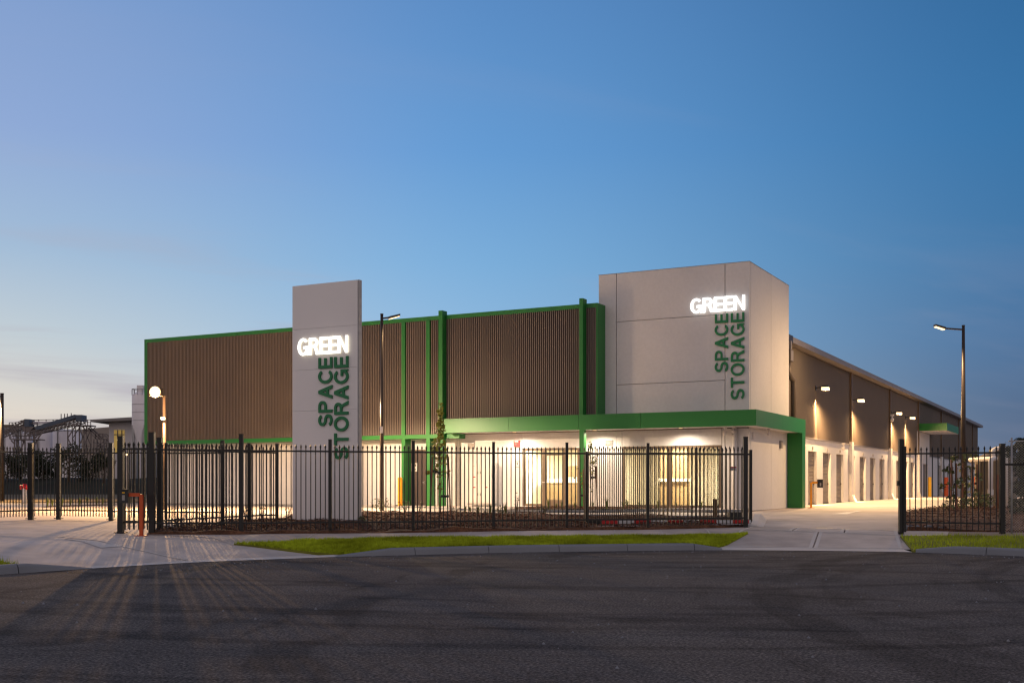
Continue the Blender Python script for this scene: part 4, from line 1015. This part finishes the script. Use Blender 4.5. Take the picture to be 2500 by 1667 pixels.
# right bed saplings
for k, (px, Y, hh, lb) in enumerate(((2327, 37.5, 2.0, 'leafy sapling with two red stakes left of the right lamp post'), (2356, 42.5, 2.1, 'leafy sapling hiding the foot of the right lamp post'), (2378, 40.5, 2.1, 'tallest leafy sapling with red stakes right of the lamp post'))):
    x, y = pw_(px, Y)
    staked_tree(x, y, hh, lb, [(-.12, 1.75, .02)] if k == 1 else [(-.1, 1.8, .02), (.1, 1.7, -.02)], [(0, hh*.95, .14, .18, 14), (-.14, hh*.75, .16, .16, 13), (.17, hh*.6, .18, .16, 13), (-.24, hh*.46, .2, .15, 16), (.05, hh*.33, .12, .1, 7)], [(.1, 1.0, 0)], leaf=M['leaf2'], ls=.16, where=('left of the right lamp post', 'at the foot of the right lamp post', 'between the right lamp post and the tank')[k])
    x, y
# low shrubs and tufts
def shrub(x, y, r, h, n, label, m='leaf2', z=None, ls=.07):
    z = zp(x, y)+.04 if z is None else z
    o = thing('shrub', label, 'shrub', (x, y, z), 0, 'small shrubs in the garden beds')
    b = MB()
    for k in range(7):
        a = random.uniform(0, 6.28); rr = r*random.uniform(.3, .9); b.tube([(0, 0, -.03), (rr*.5*math.cos(a), rr*.5*math.sin(a), h*.5), (rr*math.cos(a), rr*math.sin(a), h*random.uniform(.7, 1))], [.008, .006, .003], 4)
    b.build('stems', M['bark'], o); obj('foliage', leaf_mesh('foliage', M[m], blob((0, 0, h*.58), (r, r, h*.5), n, 0), ls, .5), o)
def tuft(x, y, h, label, z=None, n=26):
    z = zp(x, y)+.03 if z is None else z; b = MB()
    for k in range(n):
        a = random.uniform(0, 6.28); l = h*random.uniform(.6, 1.05); sp_ = random.uniform(.1, .45)*l; w = .011; ca, sa = math.cos(a), math.sin(a); px_, py2 = -sa*w, ca*w
        m1 = (ca*sp_*.35, sa*sp_*.35, l*.65); e = (ca*sp_, sa*sp_, l*.95)
        b.add([(px_, py2, -.02), (-px_, -py2, -.02), (m1[0]-px_*.8, m1[1]-py2*.8, m1[2]), (m1[0]+px_*.8, m1[1]+py2*.8, m1[2]), e], [(0,1,2,3), (3,2,4)])
    tag(b.build('grass_tuft', M['tuft'], None, False, (x, y, z)), label, 'plant', 'strappy grass tufts in the garden beds')
for i, (px, Y, h) in enumerate(((1339, 40.9, .42), (1372, 40.8, .33), (1358, 41.2, .25), (1403, 41.2, .3), (1447, 40.7, .34), (1481, 40.6, .5), (1521, 40.6, .35), (1531, 40.9, .42), (1561, 40.9, .36), (1607, 41.1, .4), (1650, 41.4, .34), (1712, 41.8, .36))):
    lb = ('tuft of strappy grass in the planter left of the canopy post, position %s' , 'tuft of strappy grass under the large window')[0 if px < 1420 else 1]
    d_ = {0: 'tall grass tuft at the left tip of the planter', 1: 'grass tuft second from the left tip of the planter', 2: 'short grass tuft between the first two at the planter tip', 3: 'small grass tuft at the foot of the canopy post', 4: 'grass tuft beside the sparse sapling trunk', 5: 'tallest grass tuft in the planter right of the sapling', 6: 'grass tuft at the left edge of the large window', 7: 'wispy grass tuft just right of the large window edge', 8: 'grass tuft below the first pane of the large window', 9: 'grass tuft left of the middle of the large window', 10: 'grass tuft under the middle of the large window', 11: 'last grass tuft at the right end of the planter'}
    x, y = pw_(px, Y); tuft(x, y, h, d_[i], .58)
for i, (px, Y, h, lb) in enumerate(((1136, 36.6, .35, 'grass tuft left of the cabinet behind the front fence'), (1148, 37.3, .28, 'short grass tuft in front of the cabinet corner'), (1167, 36.8, .33, 'grass tuft in front of the cabinet doors'), (1197, 36.7, .42, 'tall grass tuft hidden by the fourth fence post'), (1234, 36.6, .45, 'grass tuft right of the fence post before the reception window'))): x, y = pw_(px, Y); tuft(x, y, h, lb)
for i, (px, Y, r, h, n, lb) in enumerate(((930, 40, .38, .45, 130, 'bushy olive shrub around the foot of the lamp post'), (990, 38.3, .32, .42, 70, 'wispy shrub left of the third fence post'), (1024, 38.2, .2, .35, 36, 'small wispy shrub right of the third fence post'), (1110, 36.8, .22, .25, 30, 'low wispy shrub right of the staked columnar tree'), (1166, 36.3, .16, .25, 30, 'low leafy shrub below the cabinet'), (1188, 36.2, .22, .3, 44, 'dark leafy shrub near the fourth fence post'), (1222, 36.0, .22, .32, 46, 'leafy shrub just right of the fourth fence post'), (1262, 36, .12, .7, 26, 'thin upright shrub left of the reception window'), (1330, 35.6, .16, .35, 34, 'small shrub in front of the glass door'), (598, 33.5, .2, .45, 30, 'wispy shrub at the second corner fence post'), (640, 33.0, .15, .45, 24, 'wispy shrub left of the pylon behind the return fence'), (704, 33.4, .12, .4, 18, 'thin shrub touching the left edge of the pylon'), (432, 28.1, .2, .25, 24, 'low sparse shrub by the left corner post'), (495, 29.6, .2, .3, 26, 'low sparse shrub inside the return fence'), (884, 31.0, .16, .16, 50, 'low green weed right of the pylon footing'))):
    x, y = pw_(px, Y); shrub(x, y, r, h, n, lb)
for i, (px, Y, r, h, n, lb) in enumerate(((2318, 36.8, .25, .5, 60, 'low shrub at the foot of the left red stakes'), (2345, 38.5, .35, .45, 100, 'low shrub in front of the right lamp post'), (2375, 39.5, .4, .55, 120, 'low shrub between lamp post and tank'), (2395, 40.0, .45, .6, 130, 'broad low shrub in front of the water tank'), (2409, 40.5, .35, .5, 90, 'low shrub left of the white overflow pipe'))):
    x, y = pw_(px, Y); shrub(x, y, r, h, n, lb, ls=.11, z=zp(x, y)+.12)
rk = MB()
rg = thing('rubble_pile', 'pale stones and soil lumps at the front of the right mulch bed', 'stones', (*pw_(2255, 28.4), zp(*pw_(2255, 28.4))+.03))
for k in range(14):
    s_ = random.uniform(.03, .10); bm = bmesh.new(); bmesh.ops.create_icosphere(bm, subdivisions=1, radius=s_)
    for v in bm.verts: v.co *= random.uniform(.7, 1.2)
    me = bpy.data.meshes.new('stone'); bm.to_mesh(me); bm.free(); me.materials.append(M['kerb'] if k % 2 else M['mulch']); obj('stone', me, rg, (random.uniform(-.45, .6), random.uniform(-.1, .5), s_*.3))
# left planting strip
stp = [pw_(100, 47.2), pw_(270, 51.5), pw_(300, 53), pw_(262, 53.4), pw_(120, 49.5)]
st(sheet('planting_strip', stp, M['mulch'], zp, -.01, .8))
for i, px in enumerate((116, 128, 152, 172, 195, 213, 236, 251)):
    Y = 48.0 + i*.55; x, y = pw_(px, Y); tuft(x, y, .48, ('first', 'second', 'third', 'fourth', 'fifth', 'sixth', 'seventh', 'eighth')[i] + ' grass tuft from the left in the strip behind the set back fence', .5, 30)

# ------------------------------------------------------------------ background left: bank, trees, works
bk = MB(); bk.add([(-75, 62, .53), (-22, 62, .53), (-26, 100, .6), (-80, 100, .6)], [(0,1,2,3)])
bk.v = []; bk.f = []
st(sheet('dry_verge', [(-70, 57), (-18.5, 57), (-19.5, 102), (-80, 102)], M['soil'], lambda x, y: .585, 0, 6))
bnk = MB(); xs = np.linspace(-90, -30, 30)
for x in xs:
    w_ = .12*math.sin(x*.7); bnk.v += [(x, 100, .5), (x, 104, 1.5+w_), (x, 107, 2.0+w_), (x, 140, 2.0)]
for i in range(len(xs)-1):
    for j in range(3): bnk.f.append((4*i+j, 4*i+4+j, 4*i+5+j, 4*i+1+j))
st(bnk.build('grass_bank', M['bank']))
def tree(x, y, z, h, r, label, n, ls, m='dleaf', cat='tree', group='dark trees along the bank', base=.12):
    o = thing('tree', label, cat, (x, y, z), 0, group)
    MB().tube([(0, 0, -.3), (.05, 0, h*.35), (-.04, .03, h*.75)], [r*.09, r*.06, r*.02], 8).build('trunk', M['bark'], o, True)
    b = MB(); pts = []
    for k in range(9):
        a = random.uniform(0, 6.28); rr = r*random.uniform(.25, .7); hz = h*random.uniform(base+.15, .85); b.tube([(0, 0, hz*.6), (rr*math.cos(a), rr*math.sin(a), hz)], [r*.03, r*.01], 5)
        q = r*random.uniform(.28, .5); pts += blob((rr*math.cos(a), rr*math.sin(a), hz), (q, q, q*1.15), n//10, .2)
    pts += blob((0, 0, h*(.5+base/2)), (r*.5, r*.5, h*(.5-base/2)), n//8, .2)
    tag(b.build('limbs', M['bark'], o), None, None, None, 'stuff'); obj('crown', leaf_mesh('crown', M[m], pts, ls, .6), o)
lbs = ('dark tree on the bank at the far left edge', 'dark tree left of the first back fence post', 'dark tree on the bank behind the first back fence post', 'dark tree between the first two back fence posts', 'dark tree behind the second back fence post', 'dark bushy tree below the largest silo', 'dark tree under the conveyor tower', 'dark low tree below the stair frame', 'dark tree left of the white shed', 'dark rounded tree in front of the white shed')
for i, (px, h) in enumerate(((-12, 2.9), (18, 3.0), (48, 2.7), (78, 3.1), (104, 2.9), (134, 3.3), (168, 3.6), (198, 2.6), (226, 2.5), (254, 2.9))):
    x, y = pw_(px, 105+ (i % 3)*1.5); tree(x, y, 1.75, h, h*.40, lbs[i], 1100, .20, base=.02)
Yb = 150.0
def Q(a, b, Y=Yb): return at(.14032*a, 980+.14032*b, Y)
def silo(a0, a1, btop, Y, label, zb=.5):
    x0, _, zt_ = Q(a0, btop, Y); x1 = Q(a1, btop, Y)[0]; r = (x1-x0)/2
    o = thing('storage_silo', label, 'silo', ((x0+x1)/2, Y, zb), 0, 'grey storage silos at the works')
    h = zt_-zb
    MB().lathe((0, 0, 0), [(r, 0), (r, h), (r*.4, h+.25), (0, h+.3)], 28).build('shell', M['silo'], o, True)
    MB().lathe((0, 0, 0), [(r*1.01, h*.65), (r*1.01, h*.65+.06)], 28).build('band', M['steel'], o); MB().lathe((0, 0, 0), [(r*1.02, h-.05), (r*1.02, h+.05)], 28).build('rim', M['steel'], o)
    rl = MB()
    for k in range(14): t = k/14*6.283; rl.bar((r*math.cos(t), r*math.sin(t), h), (r*math.cos(t), r*math.sin(t), h+.9), .05)
    rl.lathe((0, 0, 0), [(r, h+.86), (r, h+.92)], 28); rl.build('railing', M['steel'], o)
    MB().bar((-r*.3, -r*.98, 0), (-r*.3, -r*.98, h), .12).build('ladder', M['steel'], o)
silo(930, 1400, 515, 156, 'largest grey silo under the conveyor head'); silo(630, 935, 530, 157, 'grey silo left of the largest one'); silo(345, 560, 560, 157, 'grey silo behind the lattice platform legs'); silo(55, 270, 575, 155, 'grey silo nearest the left picture edge')
cv = thing('conveyor', 'long inclined conveyor with blue grey hood on steel trestles above the silos', 'conveyor', (Q(1000, 600)[0], Yb, .5))
def cb(name, m): 
    b = MB(); b.nm = (name, m); return b
cvo = Vector(cv.location)
def seg(b, p, q, w, dy0=0, dy1=0): b.bar(Vector(Q(*p))-cvo+Vector((0, dy0, 0)), Vector(Q(*q))-cvo+Vector((0, dy1, 0)), w)
def hoodbox(b, pts, y0, y1):
    v = [Vector(Q(*p))-cvo for p in pts]; n = len(v)
    b.add([(p.x, y0, p.z) for p in v]+[(p.x, y1, p.z) for p in v], [tuple(range(n))[::-1], tuple(range(n, 2*n))] + [(i, (i+1) % n, (i+1) % n+n, i+n) for i in range(n)])
b = MB(); hoodbox(b, [(640, 470), (690, 430), (1335, 232), (1365, 240), (1365, 290), (700, 500)], -.8, .8); b.build('hood', M['hood'], cv)
b = MB(); hoodbox(b, [(1365, 240), (1465, 238), (1468, 330), (1500, 345), (1365, 345)], -.9, .9); b.build('head_box', M['hood'], cv)
b = MB()
for k in range(14):
    t0, t1 = k/14, (k+1)/14; L_ = lambda p, q, t: (p[0]+(q[0]-p[0])*t, p[1]+(q[1]-p[1])*t)
    T0, T1 = L_((480, 545), (1450, 300), t0), L_((480, 545), (1450, 300), t1); B0, B1 = L_((480, 600), (1450, 370), t0), L_((480, 600), (1450, 370), t1)
    for dy_ in (-.7, .7): seg(b, T0, T1, .14, dy_, dy_); seg(b, B0, B1, .14, dy_, dy_); seg(b, T0, B1, .09, dy_, dy_); seg(b, T0, B0, .09, dy_, dy_)
b.build('truss', M['rust'], cv)['kind'] = 'stuff'
b = MB()
for k in range(12):
    t0, t1 = k/12, (k+1)/12; T0, T1 = L_((-40, 600), (480, 340), t0), L_((-40, 600), (480, 340), t1); B0, B1 = L_((-40, 650), (480, 420), t0), L_((-40, 650), (480, 420), t1); H0, H1 = L_((-40, 545), (420, 330), t0), L_((-40, 545), (420, 330), t1)
    for dy_ in (-.7, .7): seg(b, T0, T1, .22, dy_, dy_); seg(b, B0, B1, .14, dy_, dy_); seg(b, T0, B1, .09, dy_, dy_); seg(b, H0, H1, .06, dy_, dy_); seg(b, T0, H0, .06, dy_, dy_)
b.build('feed_truss', M['rust'], cv)['kind'] = 'stuff'
b = MB(); hoodbox(b, [(475, 310), (555, 312), (552, 440), (475, 440)], -.9, .9); b.build('transfer_box', M['hood'], cv)
b = MB(); hoodbox(b, [(390, 340), (475, 308), (475, 350), (400, 380)], -.6, .6); hoodbox(b, [(420, 440), (640, 440), (560, 520), (450, 520)], -.8, .8); b.build('chute', M['rust'], cv)
b = MB()
for p, q in (((1215, 430), (1215, 950)), ((1345, 420), (1345, 950)), ((1415, 400), (1415, 950)), ((1540, 430), (1540, 950)), ((1415, 470), (1540, 770)), ((1540, 470), (1415, 770)), ((1345, 430), (1215, 640)), ((1215, 640), (1345, 900)), ((1380, 775), (1545, 775)), ((1540, 520), (1620, 430)), ((1460, 430), (1540, 510)), ((1415, 780), (1470, 960)), ((1540, 780), (1470, 960))): seg(b, p, q, .12, -.7, -.7); seg(b, p, q, .08, .9, .9)
b.build('trestle', M['rust'], cv)
b = MB(); hoodbox(b, [(1280, 410), (1625, 415), (1625, 432), (1280, 432)], -1.0, 1.0)
for p, q in (((1530, 325), (1530, 415)), ((1570, 325), (1570, 415)), ((1625, 325), (1625, 415)), ((1500, 325), (1628, 325)), ((1500, 370), (1628, 370))): seg(b, p, q, .08, -.95, -.95)
for p, q in (((600, 325), (1040, 318)), ((600, 325), (600, 345)), ((700, 323), (700, 345)), ((830, 322), (830, 345)), ((950, 320), (950, 345)), ((1090, 218), (1090, 300)), ((1150, 215), (1150, 290)), ((1197, 213), (1197, 280)), ((1265, 205), (1265, 260)), ((190, 370), (300, 370)), ((300, 365), (440, 365)), ((190, 370), (190, 440)), ((240, 370), (240, 440)), ((300, 365), (300, 420)), ((570, 375), (680, 375)), ((680, 375), (680, 430))): seg(b, p, q, .09, -.5, -.5)
b.build('platform', M['rust'], cv)
b = MB(); hoodbox(b, [(560, 345), (1000, 340), (1000, 350), (560, 400)], .2, .9); b.build('walkway', M['silo'], cv)
b = MB()
hoodbox(b, [(230, 655), (730, 655), (730, 670), (230, 670)], -1, 1)
for p, q in (((300, 670), (300, 950)), ((480, 670), (480, 950)), ((690, 670), (690, 950)), ((330, 680), (450, 940)), ((470, 680), (360, 960)), ((690, 670), (630, 800)), ((240, 680), (300, 740)), ((420, 670), (480, 720)), ((220, 580), (220, 655)), ((260, 600), (640, 600)), ((640, 530), (640, 655)), ((230, 440), (340, 620)), ((260, 430), (370, 600)), ((700, 650), (780, 540)), ((660, 640), (740, 530)), ((400, 520), (400, 655)), ((560, 520), (560, 655)), ((480, 440), (480, 655))): seg(b, p, q, .14, -.8, -.8)
for k in range(14): seg(b, (260+k*28, 600), (260+k*28, 655), .05, -.9, -.9)
b.build('lower_platform', M['rust'], cv)
b = MB()
for p, q in (((1560, 510), (1700, 650)), ((1590, 480), (1740, 640)), ((1700, 655), (1890, 655)), ((1830, 660), (1900, 730)), ((1660, 655), (1660, 860)), ((1830, 655), (1830, 860)), ((1660, 700), (1830, 840)), ((1830, 700), (1660, 840)), ((1690, 565), (1830, 565)), ((1690, 565), (1690, 655)), ((1760, 565), (1760, 655)), ((1830, 565), (1900, 640)), ((1690, 605), (1830, 605)), ((1560, 460), (1690, 565)), ((1660, 770), (1830, 770)), ((1780, 660), (1780, 860))): seg(b, p, q, .12, -.6, -.6); seg(b, p, q, .12, .6, .6)
b.build('stair', M['rust'], cv)['kind'] = 'stuff'
# long pale shed far behind and white shed with lit window
def shed(a0, a1, pts, Y, depth, label, m, name='shed'):
    o = thing(name, label, 'shed', (Q((a0+a1)/2, 900, Y)[0], Y, .5)); off = Vector(o.location)
    v = [Vector(Q(*p, Y))-off for p in pts]; n = len(v); b = MB()
    b.add([(p.x, 0, p.z) for p in v]+[(p.x, depth, p.z) for p in v], [tuple(range(n)), tuple(range(n, 2*n))[::-1]] + [(i, i+n, (i+1) % n+n, (i+1) % n) for i in range(n)])
    b.build('wall', m, o); return o, off
zb_ = 1590
shed(1200, 2300, [(1200, 1500), (2300, 1500), (2300, 440), (1900, 440), (1640, 462), (1200, 500)], 190, 30, 'big pale shed far behind the conveyor stairs', mat('pale shed cladding', (.26, .22, .195), .7, .05, .2))
shed(-600, 210, [(-600, 1500), (210, 1500), (210, 400), (-600, 405)], 200, 30, 'dark long shed behind the left end of the conveyor', mat('dark shed cladding', (.16, .12, .085), .7, .08, .2))
ws_, off = shed(1895, 2600, [(1895, 1500), (2600, 1500), (2600, 330), (1895, 352)], 120, 25, 'white shed with overhanging flat roof left of the tall silo', M['fgrey'])
v0, v1 = Vector(Q(1700, 352, 120))-off, Vector(Q(2600, 318, 120))-off
MB().add([(v0.x, -2, v0.z-.12), (v1.x, -2, v1.z-.1), (v1.x, 26, v1.z-.1), (v0.x, 26, v0.z-.12), (v0.x, -2, v0.z+.12), (v1.x, -2, v1.z+.25), (v1.x, 26, v1.z+.25), (v0.x, 26, v0.z+.12)], [(0,3,2,1),(4,5,6,7),(0,1,5,4),(1,2,6,5),(2,3,7,6),(3,0,4,7)]).build('roof', M['trim'], ws_)
a, c = Vector(Q(1988, 495, 120))-off, Vector(Q(2170, 900, 120))-off
wd = MB().box(a.x, c.x, -.06, .02, c.z, a.z).build('window', M['winlit'], ws_)
for f in (.35, .75): MB().box(a.x+(c.x-a.x)*f-.05, a.x+(c.x-a.x)*f+.05, -.1, -.065, c.z, a.z).build('frame', M['rust'], wd)
MB().box(a.x, c.x, -.1, -.065, c.z+(a.z-c.z)*.8-.05, c.z+(a.z-c.z)*.8+.05).build('frame', M['rust'], wd)
# tall cement silo beside the building
x0, _, z1 = at(319, 965, 110); x1 = at(359, 965, 110)[0]; r = (x1-x0)/2
cs = thing('cement_silo', 'tall pale cement silo with top railing at the left end of the building', 'silo', ((x0+x1)/2+.15, 110, .5))
zc = at(319, 1043, 110)[2]-.5; h = z1-.5
MB().lathe((0, 0, 0), [(.3, zc-2.2), (r, zc), (r, h), (r*.5, h+.3), (0, h+.35)], 28).build('shell', M['silo'], cs, True)
for t in (.2, .45, .7): MB().lathe((0, 0, 0), [(r*1.01, zc+(h-zc)*t), (r*1.01, zc+(h-zc)*t+.05)], 28).build('band', M['steel'], cs)
rl = MB()
for k in range(12): t = k/12*6.283; rl.bar((r*math.cos(t), r*math.sin(t), h), (r*math.cos(t), r*math.sin(t), h+.6), .05)
rl.lathe((0, 0, 0), [(r, h+.55), (r, h+.61)], 24); rl.build('railing', M['steel'], cs)
MB().box(-.25, .35, -.3, .3, h+.3, h+.95).build('filter', M['silo'], cs)
for a in (.8, 2.4, 3.9, 5.5): MB().bar((r*.9*math.cos(a), r*.9*math.sin(a), -.5), (r*.9*math.cos(a), r*.9*math.sin(a), zc+.2), .2).build('leg', M['steel'], cs)
# two small far lamps
for (px, py, Y, lb, hh) in ((310, 1110.6, 70, 'small glowing lamp on a thin post seen between the left gate posts', 1), (288.5, 1075, 100, 'tiny glowing lamp beside the yellow shed window', 1)):
    x, y, z = at(px, py, Y); o = thing('small_lamp', lb, 'lamp', (x, y, .55), 0, 'small far lamps at the left')
    MB().tube([(0, 0, -.1), (0, 0, z-.55)], .04, 8).build('post', M['steel'], o); MB().lathe((0, 0, 0), [(0, -.08), (.07, -.05), (.09, 0), (.07, .06), (0, .08)], 12).build('globe', M['lamp'], o, True, (0, -.06, z-.5))
gb_ = MB()
for k in range(260):
    x = random.uniform(-8, 12); y = E(x)-abs(random.gauss(0, 1.6))-.05
    if random.random() < .35: x, y = random.uniform(-7, 8), random.uniform(8, 22)
    if y > E(x)-.04: continue
    q = random.uniform(.008, .022); a = random.uniform(0, 6.28); c_, s2 = math.cos(a)*q, math.sin(a)*q
    gb_.add([(x-c_, y-s2, -.004), (x+s2, y-c_, -.004), (x+c_, y+s2, -.004), (x-s2, y+c_, -.004), (x, y, q*.9)], [(0,1,4),(1,2,4),(2,3,4),(3,0,4)])
tag(gb_.build('gravel', M['kerb']), 'loose grit and small stones on the asphalt near the kerb', None, None, 'stuff')
# right background trees
for (px, Y, z, h, r, lb, n, ls) in ((2520, 33, .4, 2.5, .75, 'dark leafy tree behind the chain wire fence', 1500, .16), (2590, 34, .4, 2.8, .9, 'dark leafy tree at the right picture edge behind the chain wire', 1500, .18), (2455, 70, .5, 3.1, 1.3, 'dark tree top just right of the tank', 1100, .2)):
    x, y = pw_(px, Y); tree(x, y, z, h, r, lb, n, ls, group='dark trees at the right edge', base=.02)
x, y = pw_(2506, 120); tree(x, y, .5, 6.2, 1.4, 'distant dark pine crown at the far right edge', 700, .35, group='dark trees at the right edge', base=.72)
